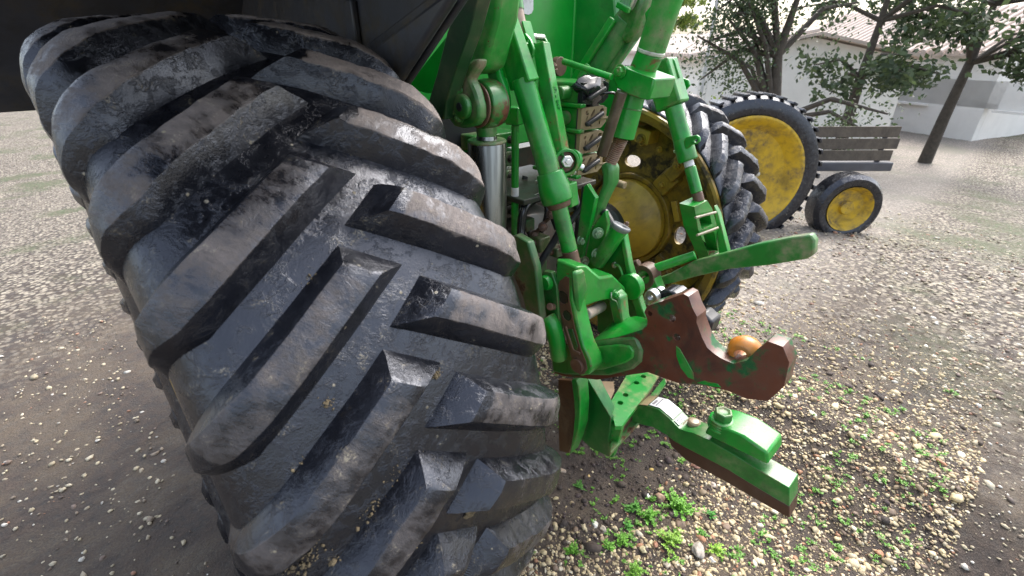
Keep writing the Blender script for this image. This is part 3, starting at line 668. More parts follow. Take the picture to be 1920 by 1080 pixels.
clods([(700,1062,700,.017,.0065),(655,1065,500,.015,.006),(765,1010,160,.012,.004),(605,760,30,.005,.005),(815,705,80,.005,.004),(592,880,140,.012,.004),(745,780,40,.01,.003),(560,1050,160,.02,.005),(700,960,120,.014,.004),(885,965,160,.006,.005),(640,520,60,.007,.004),(590,545,90,.008,.004),(760,900,60,.02,.003)])
# ---- right wheel
RX=1.57
def on_axle(p,rim_mat,name,prof_,parent,n=64,bev=.003,label=None): return lathe(name,(p,0,1),XA,prof_,rim_mat,parent,n,bev,label)
bm=bmesh.new(); b_lathe(bm,(0,0,1),XA,[(1.545,.668),(1.55,.682),(1.565,.685),(1.575,.665),(1.59,.645),(1.63,.632),(1.70,.628),(1.76,.60),(1.80,.575),(1.84,.57),(1.90,.60),(1.93,.63),(1.945,.645),(1.95,.682),(1.96,.66),(1.955,.625),(1.94,.61),(1.91,.58),(1.85,.55),(1.79,.552),(1.75,.575),(1.70,.605),(1.63,.61),(1.58,.62)],72,close=True)
rim=finish('wheel_rim',bm,yellow_dirty_shaded,T,0,label='right rear yellow rim with brown mud and shade painted in')
Ac=V((0,0,1))
def rp(ang,r,x): return V((x,-r*math.cos(ang),1+r*math.sin(ang)))
def ring_plate(x,r0,r1,th,holes,n=64):
    bm=bmesh.new(); out=[rp(2*math.pi*i/n,r1,x) for i in range(n)]; inn=[rp(2*math.pi*i/n,r0,x) for i in range(n)][::-1]
    b_plate(bm,out,(th,0,0),[inn]+holes); return bm
def oval(ang,r,rt,rr,x): 
    er=V((0,-math.cos(ang),math.sin(ang))); et=V((0,math.sin(ang),math.cos(ang))); return [rp(ang,r,x)+er*rr*math.cos(q)+et*rt*math.sin(q) for q in [2*math.pi*i/18 for i in range(18)]]
def pix_ang(px,py,x): 
    p=P(px,py,x=x); return math.atan2(p.z-1,-p.y),math.hypot(p.y,p.z-1)
hx=1.80; holes=[]; ha,hr=pix_ang(1186,300,hx); hb_,hr2=pix_ang(1256,435,hx)
hr=.345; hr2=.335
HA=[(ha,hr),(hb_,hr2),(2*hb_-ha,hr2),(ha+(ha-hb_),hr)]
finish('wheel_disc',ring_plate(hx,.25,.56,.025,[oval(a,r,.055,.035,hx) for a,r in HA]),yellow_dirty_shaded,rim,.004)
on_axle(0,yellow,'hub',[(1.50,.12),(1.60,.14),(1.69,.19),(1.725,.232),(1.735,.245),(1.80,.245),(1.80,.24),(1.83,.24)],rim,64)
on_axle(0,yellow_dirty_shaded,'hub_ring',[(1.775,.246),(1.762,.255),(1.762,.278),(1.80,.285)],rim,64)
for k in range(12):   # weld ribs and clamps
    a=ha+math.radians(15+30*k); er=V((0,-math.cos(a),math.sin(a))); et=V((0,math.sin(a),math.cos(a)))
    if any(abs((a-h2+math.pi)%(2*math.pi)-math.pi)<math.radians(17) for h2,_ in HA): continue
    if k%3==1:
        bm=bmesh.new(); b_box(bm,rp(a,.355,hx-.03),XA*.03,er*.065,et*.05); b_box(bm,rp(a,.44,hx-.045),XA*.045,er*.045,et*.035); c_=finish('rim_clamp',bm,yellow_dirty_shaded,rim,.006)
        bolt(rp(a,.33,hx-.06),-XA,.018,rim,yellow_dirty_shaded)
    else:
        bm=bmesh.new(); b_box(bm,rp(a,.315,hx-.012),XA*.012,er*.018,et*.06); finish('weld_rib',bm,yellow,rim,.004)
for k in range(12):
    a=ha-.25+2*math.pi*k/12; er=V((0,-math.cos(a),math.sin(a))); et=V((0,math.sin(a),math.cos(a)))
    bm=bmesh.new(); b_box(bm,rp(a,.515,1.745),XA*.055,er*.04,et*.045); finish('rim_lug',bm,yellow_dirty_shaded if k%2 else yellow,rim,.008); bolt(rp(a,.50,1.69),-XA,.022,rim,yellow_dirty_shaded)
for k in range(24): bolt(rp(ha+.12+2*math.pi*k/24,.455,1.79),-XA,.013,rim,yellow)
on_axle(0,dark_cast,'axle_housing',[(.95,.17),(1.2,.14),(1.42,.125),(1.46,.17),(1.50,.17)],T,40)
on_axle(0,dark_cast,'axle_housing',[(-.60,.12),(.05,.14),(.10,.17),(.3,.17),(.55,.18)],T,40)
# left rim (dark inside, seen through little gaps)
bm=bmesh.new(); b_lathe(bm,(-.325,0,1),XA,[(.265,.62),(.30,.64),(.30,.60),(.1,.57),(-.1,.55),(-.27,.60),(-.30,.64),(-.265,.655),(-.27,.61),(-.1,.54),(.1,.56),(.25,.60)],64,close=True); lrim=finish('wheel_rim',bm,yellow,T,0,label='left rear yellow rim hidden inside the tyre')
on_axle(0,yellow,'wheel_disc',[(-.36,.10),(-.355,.555),(-.33,.555),(-.325,.10)],lrim,48)
# ---- body, fenders
yb=.08
xc=P(1076,70,y=yb).x
def wpt(x,y,z): return V((x,y,z))
bm=bmesh.new(); b_plate(bm,[wpt(.16,yb,1.55),wpt(xc,yb,1.55),wpt(xc,yb,3.0),wpt(.16,yb,3.0)],(0,.04,0)); body=finish('rear_body_panel',bm,green_clean,T,.006,label='smooth bright green rear body panel')
p1=P(1208,60,y=-.16); p2=P(1162,125,y=-.16); p3=P(1150,150,y=-.16); xs=p1.x
ang=V((p1.x-xc,-.16-yb,0))
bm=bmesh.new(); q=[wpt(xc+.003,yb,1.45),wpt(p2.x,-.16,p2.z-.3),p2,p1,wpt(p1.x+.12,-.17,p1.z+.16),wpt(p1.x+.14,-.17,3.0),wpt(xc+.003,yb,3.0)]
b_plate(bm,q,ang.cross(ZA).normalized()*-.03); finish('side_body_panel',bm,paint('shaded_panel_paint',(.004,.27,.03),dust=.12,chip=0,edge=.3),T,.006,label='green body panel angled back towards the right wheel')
cyl('panel_seam',V((xc,yb+.012,1.5)),V((xc,yb+.012,3.0)),.016,green_clean,body,bev=0)
# warning decal
bm=bmesh.new(); rr0=[P(962,26,y=yb-.004),P(968,22,y=yb-.004),P(991,27.5,y=yb-.004),P(997,25,y=yb-.004),P(1000,18,y=yb-.004),P(1000,-60,y=yb-.004),P(955,-60,y=yb-.004)]
b_plate(bm,rr0,(0,.003,0)); dec=finish('warning_decal',bm,white,body,0,label='white and yellow warning decal')
bm=bmesh.new(); b_plate(bm,[P(960,15,y=yb-.006),P(981,19,y=yb-.006),P(977,-50,y=yb-.006),P(954,-50,y=yb-.006)],(0,.001,0)); finish('decal_print',bm,decy,dec,0)
bm=bmesh.new(); b_plate(bm,[P(978,9,y=yb-.008),P(979.5,8,y=yb-.008),P(976,-30,y=yb-.008),P(974,-30,y=yb-.008)],(0,.001,0)); b_plate(bm,[P(969,7,y=yb-.008),P(971,7,y=yb-.008),P(969,-30,y=yb-.008),P(967,-30,y=yb-.008)],(0,.001,0)); finish('decal_print',bm,black,dec,0)
xplate('body_side_plate',[(760,165),(835,70),(880,60),(860,175),(800,175)],.34,.02,green_clean,T,label='green plate below the dark fender')
# fender over the left tyre
bm=bmesh.new(); RF=1.45; n_=30; A0=math.radians(50); A1=math.radians(150)
for k in range(n_):
    a0=A0+(A1-A0)*k/n_; a1=A0+(A1-A0)*(k+1)/n_
    def f(x,a,R): return V((x,-R*math.cos(a),1+R*math.sin(a)))
    q=[bm.verts.new(f(x,a,R)) for x,a,R in ((-.8,a0,RF),(.10,a0,RF),(.10,a1,RF),(-.8,a1,RF))]; bm.faces.new(q)
    q2=[bm.verts.new(f(x,a,R)) for x,a,R in ((-.8,a0,RF+.02),(.10,a0,RF+.02),(.10,a1,RF+.02),(-.8,a1,RF+.02))]; bm.faces.new(q2)
bmesh.ops.remove_doubles(bm,verts=bm.verts,dist=1e-4)
fen=finish('fender',bm,fendm,T,0,label='dark dirty plastic fender over the left tyre')
xi=.10
e0=P(868,0,x=xi); e1=P(757,166,x=xi)
bm=bmesh.new(); b_plate(bm,[e0+ (e0-e1)*.35,e1,e1+V((0,.05,-.05)),V((xi,.75,1.3)),V((xi,1.2,1.3)),V((xi,1.2,2.5)),V((xi,-.4,2.5))],(.018,0,0)); finish('fender_side',bm,fendm,fen,.006)
for q0,q1,w in (((655,0),(668,92),.05),((700,92),(842,-12),.035)):
    bm=bmesh.new(); b_bar(bm,P(*q0,x=xi-.012),P(*q1,x=xi-.012),.02,w); finish('fender_rib',bm,fendm,fen,.006)
bm=bmesh.new(); b_plate(bm,[P(690,110,x=xi-.02),P(850,-10,x=xi-.02),P(868,-8,x=xi-.02),P(757,160,x=xi-.02),P(738,150,x=xi-.02)],(-.03,0,0)); finish('fender_flange',bm,fendm,fen,.01)
# cab underside behind the fender
box('chassis',(.30,.20,.55),(1.25,1.8,1.5),dark_cast,T)
box('crossmember',(.18,.0,1.60),(.62,.12,1.72),black,T)
# ---- dark upright beam and left lift arm
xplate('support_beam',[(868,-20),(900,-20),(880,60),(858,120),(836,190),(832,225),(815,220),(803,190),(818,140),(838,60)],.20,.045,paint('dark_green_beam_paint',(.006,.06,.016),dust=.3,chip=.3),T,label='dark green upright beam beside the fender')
arm=xplate('lift_arm',[(908,-30),(938,-30),(930,40),(918,85),(908,128),(890,140),(868,133),(876,95),(890,50)],.29,.085,green,T,bev=.016,label='left rocker arm casting of the hitch')
xplate('fork_cheek',[(884,112),(898,110),(896,124),(885,140),(880,150),(890,172),(897,198),(897,222),(888,236),(868,241),(850,236),(838,220),(833,198),(845,165),(858,135)],.255,.035,green_dirty,arm,bev=.012)
xplate('fork_cheek',[(906,118),(928,112),(934,138),(944,165),(948,195),(945,220),(936,234),(918,236),(908,220),(906,190),(918,165),(912,142)],.375,.03,green,arm,bev=.01)
pc=P(868,200,x=.245)
bm=bmesh.new(); b_lathe(bm,pc+V((-.014,0,0)),XA,[(0,.012),(.0,.030),(.004,.036),(.02,.036)],28); pin_=finish('pin_head',bm,green_dirty,arm,.002)
lathe('socket',pc+V((-.016,0,0)),XA,[(0,.013),(.003,.013)],black,pin_,16)
for a,b2 in ((860,170),(853,208),(862,221)): bolt(P(a,b2,x=.245),-XA,.013,arm,green_dirty)
cb_=P(868,200,x=.245); cb_=V((0,cb_.y,cb_.z))
lathe('cylinder_eye',cb_+V((.302,0,0)),XA,[(0,.05),(.004,.070),(.035,.073),(.064,.070),(.068,.05)],paint('rusty_green_eye',(.02,.20,.03),dust=.9,rust_cover=.5,chip=1),arm,40,.003)
for k in range(2): lathe('eye_washer',cb_+V((.293+.075*k,0,0)),XA,[(0,.066),(.006,.066)],rust,arm,32)
# lift cylinder
p0=V((.335,cb_.y,cb_.z-.105)); lc=lathe('lift_cylinder',p0,-ZA,[(-.02,.03),(0,.034),(.004,.058),(.012,.062),(.62,.062)],chrome,T,40,label='polished steel lift cylinder')
lathe('cylinder_cap',p0+V((0,0,.001)),-ZA,[(0,.03),(.0,.059),(.004,.0625),(.010,.0625)],green_dirty,lc,36); cyl('cylinder_neck',p0+V((0,0,.01)),p0+V((0,0,.06)),.032,green_dirty,lc)
# ---- slender rod with white band left of the lift rod
sp_=P(966,235,x=.50); sq=P(966,440,x=.50); sq=V((sp_.x,sp_.y,sq.z))
sr=cyl('stop_rod',sp_,V((sp_.x,sp_.y,sq.z)),.0135,green,T,label='thin upright green rod with a white band'); zt=P(966,350,x=.5); k_=(CAM-sp_).length
def onrod(py): 
    d=ray(966,py); t=(sp_.y-CAM.y)/d.y; return CAM.z+d.z*t
cyl('white_band',V((sp_.x,sp_.y,onrod(350))),V((sp_.x,sp_.y,onrod(375))),.0142,white,sr)
bar('rod_bracket',V((sp_.x,sp_.y,onrod(200))),V((sp_.x,sp_.y,onrod(233))),.05,.05,green,sr,side=V((1,.3,0)))
box('bracket_block',P(955,128,x=.55)-V((.02,.02,.03)),P(955,128,x=.55)+V((.03,.03,.03)),green,T)
# ---- left lift rod
LT=P(950,-40,x=.41); L0=P(941,26,x=.42); L1=P(984,160,x=.44); L2=P(1042,362,x=.475); L3=P(1068,470,x=.49); L4=P(1078,512,x=.495)
rod_side=XA
lr=cyl('lift_rod',L1-(L1-L0)*.1,L2,rad(43,(L1+L2)/2),green,T,label='left lift rod tube with adjusting lever')
d_=(L2-L1).normalized()
bar('rod_housing',L0,L1+d_*.0,.036,.080,green,lr,side=V((1,0,0)),bev=.005,w1=.048,h1=.090)
lathe('rod_collar',L2-d_*.02,d_,[(-.05,.044),(.0,.053),(.045,.053),(.05,.049)],green,lr,36)
bar('collar_lug',L2+V((.045,-.01,.03)),L2+V((.05,-.012,-.03))+d_*.02,.04,.05,green,lr)
cyl('top_shaft',P(958,-40,x=.50),P(966,20,x=.50),.028,green,lr,bev=0); cyl('worn_shaft',P(966,20,x=.50),P(976,72,x=.50),.0262,paint('worn_bare_shaft',(.48,.33,.24),dust=.3,chip=.2,edge=0),lr)
lathe('thread_collar',L2+d_*.028,d_,[(0,.042),(.018,.038),(.022,.034)],rust,lr,30)
cyl('inner_rod',L2,L3,rad(31,L3)*.98,green,lr); cyl('bare_rod_end',L3,L4,rad(30,L4),rust,lr)
# adjusting lever
v0=P(1017,80,x=.52); v1=P(1056,290,x=.54)
lev=bar('adjusting_lever',v0,v1,.044,.030,green_chip,lr,side=V((1,.25,0)),bev=.004,label='flat green adjusting lever with stamped number')
bar('lever_rib',v0+V((-.026,-.006,.0)),v1+V((-.03,-.006,0)),.008,.04,green_chip,lr,side=V((1,.25,0)),bev=.003)
# stamped characters
fc_=bpy.data.curves.new('stamp','FONT'); fc_.body='IFI L 247'; fc_.size=.020; fc_.extrude=.0008; fc_.align_x='LEFT'
fo=bpy.data.objects.new('stamp_tmp',fc_); COL.objects.link(fo); bpy.context.view_layer.update()
fm=bpy.data.meshes.new_from_object(fo); bpy.data.objects.remove(fo)
ld=(v1-v0).normalized(); sd_=V((1,.25,0)); sd_=(sd_-ld*sd_.dot(ld)).normalized(); nn=ld.cross(sd_)
if nn.dot(CAM-v0)<0: nn=-nn
yy=nn.cross(ld)
M=Matrix((ld,yy,nn)).transposed(); so_=v0+ld*.13-yy*.009+nn*.0162
for v in fm.vertices: v.co=M@v.co
so2=link('stamped_number',fm,lr,so_,paint('stamp_shade',(.004,.17,.03),dust=0,chip=0,edge=0))
# ear bracket at top
xplate('ear_plate',[(962,100),(967,88),(978,65),(984,62),(994,75),(1000,92),(998,105),(985,122),(972,112)],.462,.010,green,lr,holes=[(988,78,.006)],bev=.002)
xplate('ear_plate',[(1013,62),(1018,66),(1024,76),(1028,88),(1027,100),(1020,112),(1012,98)],.60,.008,green,lr,bev=.002)
bar('ear_tab',P(986,40,x=.5),P(998,82,x=.5),.035,.006,green,lr,bev=.001)
cyl('pivot_pin',P(968,90,x=.445),P(984,86,x=.50),.013,zinc,lr); bolt(P(975,88,x=.46),-XA,.016,lr,zinc); cyl('cross_pin',P(992,68,x=.52),P(1019,70,x=.60),.009,zinc,lr); lathe('pin_cap',P(984,84,x=.50),-XA,[(0,.022),(.012,.022),(.02,.016)],green,lr,24)
cyl('grease_nipple',P(1011,338,x=.455),P(1005,341,x=.44),.005,zinc,lr,n=10,bev=.001)
# lower latch: ring, hex bolt, spring bolt
rc=P(1058,303,x=.53); rd=V((-.55,-.8,.1)).normalized()
bm=bmesh.new(); b_lathe(bm,rc+rd*.03,-rd,[(0,.034),(0,.043),(.07,.046),(.07,.034)],32,close=True); lt=finish('latch_ring',bm,green_chip,lr,.002)
lathe('latch_plug',rc+rd*.012,-rd,[(0,.033),(.06,.033)],rust,lr,28)
bolt(rc+rd*.012+V((0,0,.004)),rd,.021,lr,zinc,washer=False,h=.03)
s0=P(1078,308,x=.58); s1=P(1094,316,x=.60)
lathe('latch_collar',P(1070,300,x=.56),P(1079,303,x=.59)-P(1070,300,x=.56),[(0,.036),(.018,.036)],green,lr,28)
bolt(s0,s1-s0,.017,lr,zinc,h=.02); cyl('spring_bolt',s0,s1,.011,zinc,lr); bolt(P(1072,322,x=.56),V((.3,-.9,0)),.011,lr,zinc)
# ---- clevis on the lower link
LX=.37
cv=xplate('clevis_leg',[(1042,545),(1048,525),(1062,515),(1074,520),(1073,560),(1083,610),(1094,650),(1106,675),(1110,692),(1103,703),(1090,706),(1079,698),(1075,685),(1066,655),(1055,615),(1045,575)],LX,.062,green_chip,T,
   holes=[(1055,558,.022),(1063,592,.018)],bev=.007,label='left clevis casting joining the lift rod to the lower link')
LEG=[(1043,546),(1049,527),(1060,518),(1067,521),(1067,560),(1077,612),(1088,652),(1098,676),(1101,692),(1095,701),(1088,703),(1080,697),(1075,683),(1067,655),(1057,615),(1047,577)]
xplate('worn_face',LEG,LX-.002,.004,rust,cv,holes=[(1055,558,.0225),(1063,592,.0185)],bev=.001)
cvd=(P(1074,520,x=LX)-P(1075,685,x=LX)).normalized()
for hx_,hy_,hr_ in ((1055,558,.021),(1063,592,.017)): lathe('bore_shade_disc',P(hx_,hy_,x=LX)-V((.0005,0,0)),XA,[(0,hr_),(.003,hr_)],paint('bore_shade_paint',(.02,.014,.01),dust=.2,chip=.2,edge=0),cv,24,0)  # dark discs over the leg holes paint in the shade of open bores
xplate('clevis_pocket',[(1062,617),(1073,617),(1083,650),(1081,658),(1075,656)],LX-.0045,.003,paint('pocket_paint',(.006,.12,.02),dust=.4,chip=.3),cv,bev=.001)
xplate('clevis_rib',[(1058,612),(1061,613),(1075,656),(1087,662),(1086,666),(1073,660)],LX-.008,.010,rust,cv,bev=.002)
lathe('clevis_pin',P(1084,684,x=LX)-V((.012,0,0)),XA,[(0,.016),(.001,.026),(.30,.026)],rust,cv,28)
# bridging head: loft between rod end and the two legs
hp0=P(1080,508,x=.43)
yf=P(1100,530,x=.43).y
RX2=.585
xplate('clevis_leg',[(1150,548),(1162,560),(1166,600),(1177,622),(1170,640),(1158,640),(1152,615),(1143,575),(1139,560)],RX2,.05,green_chip,cv,bev=.006)
bm=bmesh.new(); A_=[P(1056,512,x=LX+.002),P(1078,503,x=.43),P(1108,500,x=.52),P(1128,520,x=RX2),P(1142,545,x=RX2+.01),P(1128,560,x=.55),P(1100,580,x=.46),P(1092,590,x=.43),P(1068,560,x=LX+.004)]
top=[V((p.x,p.y-.0,p.z)) for p in A_]
n0=V((-.45,-.75,.25)).normalized()
b_plate(bm,[V((max(p.x,LX+.003),yf,p.z)) for p in [P(1062,514,y=yf),P(1082,500,y=yf),P(1104,499,y=yf),P(1127,520,y=yf),P(1150,516,y=yf),P(1174,540,y=yf),P(1170,566,y=yf),P(1140,562,y=yf),P(1122,566,y=yf),P(1098,575,y=yf),P(1092,600,y=yf),P(1076,598,y=yf)]],(0,.085,0))
hd=finish('clevis_head',bm,green_chip,cv,.009)
bm=bmesh.new(); b_plate(bm,[P(1078,512,y=yf-.012),P(1096,504,y=yf-.012),P(1103,545,y=yf-.012),P(1097,560,y=yf-.012),P(1089,590,y=yf-.012),P(1084,585,y=yf-.012)],(0,.02,0)); finish('clevis_face',bm,green,cv,.01)
cyl('clevis_spacer',P(1098,590,x=.44),P(1128,574,x=.60),.02,paint('pale_worn_pin',(.42,.34,.30),dust=.6,chip=1),cv)
bolt(P(1152,552,y=yf-.01),V((0,-1,0)),.013,cv,green); hose('lynch_pin',[P(1146,548,y=yf-.03),P(1147,560,y=yf-.035),P(1156,566,y=yf-.03),P(1160,582,y=yf-.03)],.0022,zinc,cv,8)
# ---- left lower link
KX=.46
link_out=[(1035,648),(1110,640),(1160,632),(1205,618),(1213,612),(1214,600),(1208,585),(1213,574),(1250,562),(1281,551),(1291,556),(1298,577),(1307,594),(1306,604),(1316,632),(1326,652),(1340,664),(1352,672),(1375,682),(1400,676),(1420,655),(1440,640),(1468,650),(1480,680),(1470,725),(1440,752),(1400,748),(1365,733),(1320,722),(1270,718),(1215,698),(1180,703),(1120,712),(1060,706),(1040,700)]
ll=xplate('lower_link',link_out,KX,.055,paint('brown_green_link_paint',(.15,.048,.024),rust=(.010,.13,.03),dust=.6,chip=1,rough=.34,dustcol=(.12,.085,.065),rust_cover=.43,edge=0,grime=.8),T,
   holes=[(1218,588,.0085),(1260,597,.011),(1269,632,.011)],bev=.007,label='left lower hitch link worn to brown steel, with hook end')
xplate('link_shoulder',[(1030,652),(1110,641),(1160,634),(1185,632),(1196,640),(1204,660),(1202,680),(1186,694),(1140,706),(1060,704),(1035,698)],KX-.008,.02,paint('link_green',(.012,.17,.025),dust=.7,chip=.7),ll,bev=.010)
xplate('link_recess_lip',[(1100,652),(1160,646),(1180,649),(1188,660),(1186,672),(1172,682),(1130,694),(1100,696)],KX-.018,.012,green,ll,bev=.008)
bm=bmesh.new(); b_plate(bm,[P(1110,640,x=KX)+V((0,0,.001)),P(1150,634,x=KX)+V((0,0,.001)),P(1205,619,x=KX)+V((0,0,.001)),P(1205,619,x=KX)+V((0.06,0.01,.012)),P(1150,634,x=KX)+V((.16,.02,.012)),P(1110,640,x=KX)+V((.16,.02,.012))],(0,0,-.02)); finish('link_top_flange',bm,green,ll,.004)
xplate('paint_patch',[(1267,648),(1275,655),(1288,678),(1300,700),(1301,712),(1290,708),(1276,690),(1268,668)],KX-.0015,.003,green,ll,bev=.001)
xplate('paint_patch',[(1306,718),(1320,714),(1345,720),(1352,727),(1330,724)],KX-.0015,.003,green,ll,bev=.001)
bm=bmesh.new(); b_plate(bm,[P(1281,552,x=KX+.055),P(1300,556,x=KX+.055),P(1307,575,x=KX+.055),P(1311,590,x=KX+.055)],(.03,0,0)); finish('link_boss',bm,rust,ll,.004)
ring('hook_ball',P(1388,668,x=KX+.03),XA,[(0,.018),(0,.03),(.012,.041),(.03,.047),(.05,.041),(.062,.03),(.062,.018)],orange,ll,30)
# sway pad and eye bolt behind the plate
pad=xplate('sway_pad',[(1212,573),(1222,556),(1240,545),(1262,548),(1272,556),(1235,572)],KX+.075,.07,plastic,T,bev=.012,label='black glossy sway block with a silver eye bolt')
b0=P(1231,551,x=KX+.08); ring('eye_bolt',b0+V((-.035,0,0)),XA,[(0,.008),(0,.022),(.022,.024),(.022,.008)],zinc,pad,26)
cyl('eye_bolt_shank',b0+V((-.02,0,0)),P(1212,568,x=KX+.06),.009,zinc,pad); ring('eye_bolt',P(1243,545,x=KX+.16)+V((-.03,0,0)),XA,[(0,.008),(0,.018),(.02,.02),(.02,.008)],zinc,pad,26)
pad2=xplate('sway_pad',[(1305,590),(1317,586),(1332,601),(1337,604),(1330,625),(1322,630),(1310,612)],KX+.09,.06,black,T,bev=.014,label='second black sway block below the plate corner')
# ---- right lift rod
def rrod():
    X=1.02; Q=lambda a,b2,x=X:P(a,b2,x=x)
    r0=Q(1238,118); r1=Q(1262,200); r2=Q(1290,300); r3=Q(1311,378); d=(r2-r1).normalized()
    o=cyl('lift_rod',r1,r2,rad(33,r2),green,T,label='right lift rod seen against the yellow wheel')
    bar('rod_housing',r0,r1,.075,.10,green,o,side=XA,bev=.008)
    lathe('rod_collar',r2-d*.03,d,[(-.05,rad(33,r2)),(-.03,rad(36,r2)),(.03,rad(36,r2)),(.034,rad(30,r2))],green,o,32)
    cyl('inner_rod',r2+(r3-r2)*.16,r2+(r3-r2)*.78,rad(21,r3),green,o); cyl('white_band',r2,r2+(r3-r2)*.16,rad(18,r3),white,o); cyl('bare_rod_end',r2+(r3-r2)*.78,r3,rad(20,r3),rust,o)
    xplate('housing_plate',[(1258,138),(1268,142),(1290,150),(1293,160),(1276,180),(1268,165),(1262,150)],X+.05,.012,green,o,holes=[(1280,163,.008)],bev=.003)
    hose('wire_loop',[Q(1240,118),Q(1252,110),Q(1262,112),Q(1268,128),Q(1274,146)],.004,green,o,8)
    hose('wire_loop',[Q(1255,111),Q(1260,130),Q(1262,148)],.003,green,o,8)
    xplate('side_tab',[(1281,264),(1286,257),(1306,253),(1311,257),(1312,265),(1306,270),(1297,272),(1290,279),(1284,278)],X-.055,.012,green,o,holes=[(1304,264,.006)],bev=.003)
    cyl('grease_nipple',Q(1269,282),Q(1264,285),.006,zinc,o,n=10,bev=.001)
    # clevis
    yk=Q(1318,400).y
    bm=bmesh.new(); b_plate(bm,[P(a,b2,y=yk) for a,b2 in ((1302,388),(1326,376),(1336,392),(1346,430),(1352,470),(1360,500),(1338,500),(1326,470),(1309,430))],(0,.06,0),[[P(a,b2,y=yk) for a,b2 in ((1311,410),(1331,401),(1335,420),(1316,431))],[P(a,b2,y=yk) for a,b2 in ((1319,440),(1339,434),(1346,470),(1328,478))]])
    c=finish('clevis_head',bm,green,o,.005)
    bm=bmesh.new(); b_plate(bm,[P(a,b2,y=yk+.061) for a,b2 in ((1306,405),(1334,396),(1350,470),(1330,480))],(0,.02,0)); finish('clevis_web',bm,green_dirty,c,.004)
    lathe('clevis_hole',P(1322,413,y=yk+.055),YA,[(0,.018),(.004,.018)],black,c,20)
    for a,b2,c2,d2 in ((1304,408,1342,398),(1307,441,1346,427),(1325,484,1352,474)): cyl('clevis_pin',P(a,b2,y=yk-.012),P(c2,d2,y=yk-.012),.005,paint('pin_steel',(.35,.30,.2),dust=.5),c,n=12,bev=.001)
    xplate('clevis_leg',[(1338,385),(1346,400),(1364,470),(1366,500),(1350,502),(1344,440)],P(1344,440,y=yk).x,.03,green,c)
    return o
rrod()
# ---- right lower link
q0=P(1192,515,x=.92); q1=P(1304,478,x=1.02); q2=P(1420,520,x=1.04)
rl=cyl('lower_link',q0,q1,rad(17,(q0+q1)/2),green,T,label='right lower hitch link reaching to the right lift rod')
xplate('link_web',[(1205,532),(1250,516),(1300,490),(1362,474),(1420,458),(1480,446),(1520,440),(1528,452),(1526,478),(1512,486),(1440,498),(1365,505),(1300,520),(1262,531),(1240,535),(1215,541)],.99,.04,green_dirty,rl,bev=.006)
bar('link_gusset',P(1220,515,x=.93),P(1232,545,x=.93),.05,.055,green,rl); ring('link_eye',P(1205,520,x=.90),XA,[(0,.03),(0,.05),(.06,.05),(.06,.03)],rust,rl,28)
# ---- top link
TX=.82
t0=P(1272,-60,x=TX); t1=P(1220,98,x=TX); t2=P(1204,140,x=TX); t3=P(1188,170,x=TX); t4=P(1166,258,x=TX-.02); t5=P(1140,312,x=TX-.03)
tr=rad(52,t1)
tl_=cyl('top_link',t0,t1,tr,green,T,n=12,bev=.006,label='thick hexagonal top link tube with chipped lower sleeve')
cyl('weld_ring',t1-(t1-t0).normalized()*.008,t1+(t1-t0).normalized()*.004,tr*1.03,paint('pale_weld',(.6,.6,.5),dust=.5),tl_,n=24)
cyl('worn_sleeve',t1,t3,tr*.97,green_worn,tl_,n=12,bev=.004)
xplate('top_link_block',[(1146,142),(1158,125),(1172,124),(1180,130),(1228,148),(1224,165),(1216,188),(1200,186),(1178,178),(1155,165)],TX-.085,.13,green,tl_,bev=.006)
bolt(P(1163,134,x=TX-.09),-XA,.016,tl_,green)
cyl('lower_sleeve',t3,t4,rad(46,t4),green,tl_,n=28); lathe('sleeve_band',t3+(t4-t3)*.35,(t4-t3),[(0,rad(47.5,t4)),(.006,rad(47.5,t4))],green_dirty,tl_,28)
# threaded rod
bm=bmesh.new(); dd=(t5-t4).normalized(); pr_=[]; k=0; LL=(t5-t4).length; rr1=rad(26,t5)
while k*.007<LL-.02: pr_+= [(k*.007,rr1*.9),(k*.007+.0035,rr1)]; k+=1
b_lathe(bm,t4,dd,pr_,24); finish('threaded_rod',bm,paint('rust_thread',(.20,.10,.05),dust=.3,chip=1),tl_,0)
cyl('side_rod',P(1166,172,x=TX-.1),P(1128,292,x=TX-.12),.019,paint('brown_side_rod',(.06,.035,.02),rust=(.02,.12,.03),dust=.5,chip=1,rust_cover=.35),tl_)
lever=cyl('control_lever',P(1056,115,x=TX-.12),P(1147,145,x=TX-.12),.0105,green,T,label='thin green control rod lying across above the couplers')
bar('control_stub',P(1085,150,x=.9),P(1104,121,x=.92),.02,.02,green,lever)
lathe('rod_end_plug',P(1052,125,x=TX+.05),YA,[(0,.02),(.0,.035),(.03,.035)],rust,lever,20); bolt(P(1037,128,x=.8),V((0,-.3,1)),.014,lever,rust)
# mount casting below the top link
mc=xplate('top_link_mount',[(1124,310),(1138,303),(1146,316),(1145,345),(1133,368),(1122,392),(1112,420),(1098,430),(1104,400),(1118,370),(1128,345),(1128,330)],TX-.06,.06,paint('pale_dusty_casting',(.06,.27,.06),dust=.9,chip=.5,dustcol=(.33,.36,.2)),T,bev=.012,label='curved dusty casting that holds the top link')
xplate('mount_plate',[(1094,350),(1100,345),(1117,372),(1112,395),(1104,430),(1096,462),(1088,500),(1080,470),(1085,420)],TX-.14,.02,green,mc,bev=.003)
xplate('mount_plate',[(1108,430),(1130,400),(1135,395),(1139,420),(1130,470),(1124,500),(1104,510),(1098,480)],TX-.10,.02,green,mc,bev=.003)
for a,b2 in ((1121,437),(1119,476),(1092,450),(1095,490)): bolt(P(a,b2,x=TX-.13),V((-.6,-.8,.05)),.016,mc,paint('green_bolt',(.25,.45,.25),dust=.8,chip=1),h=.018)
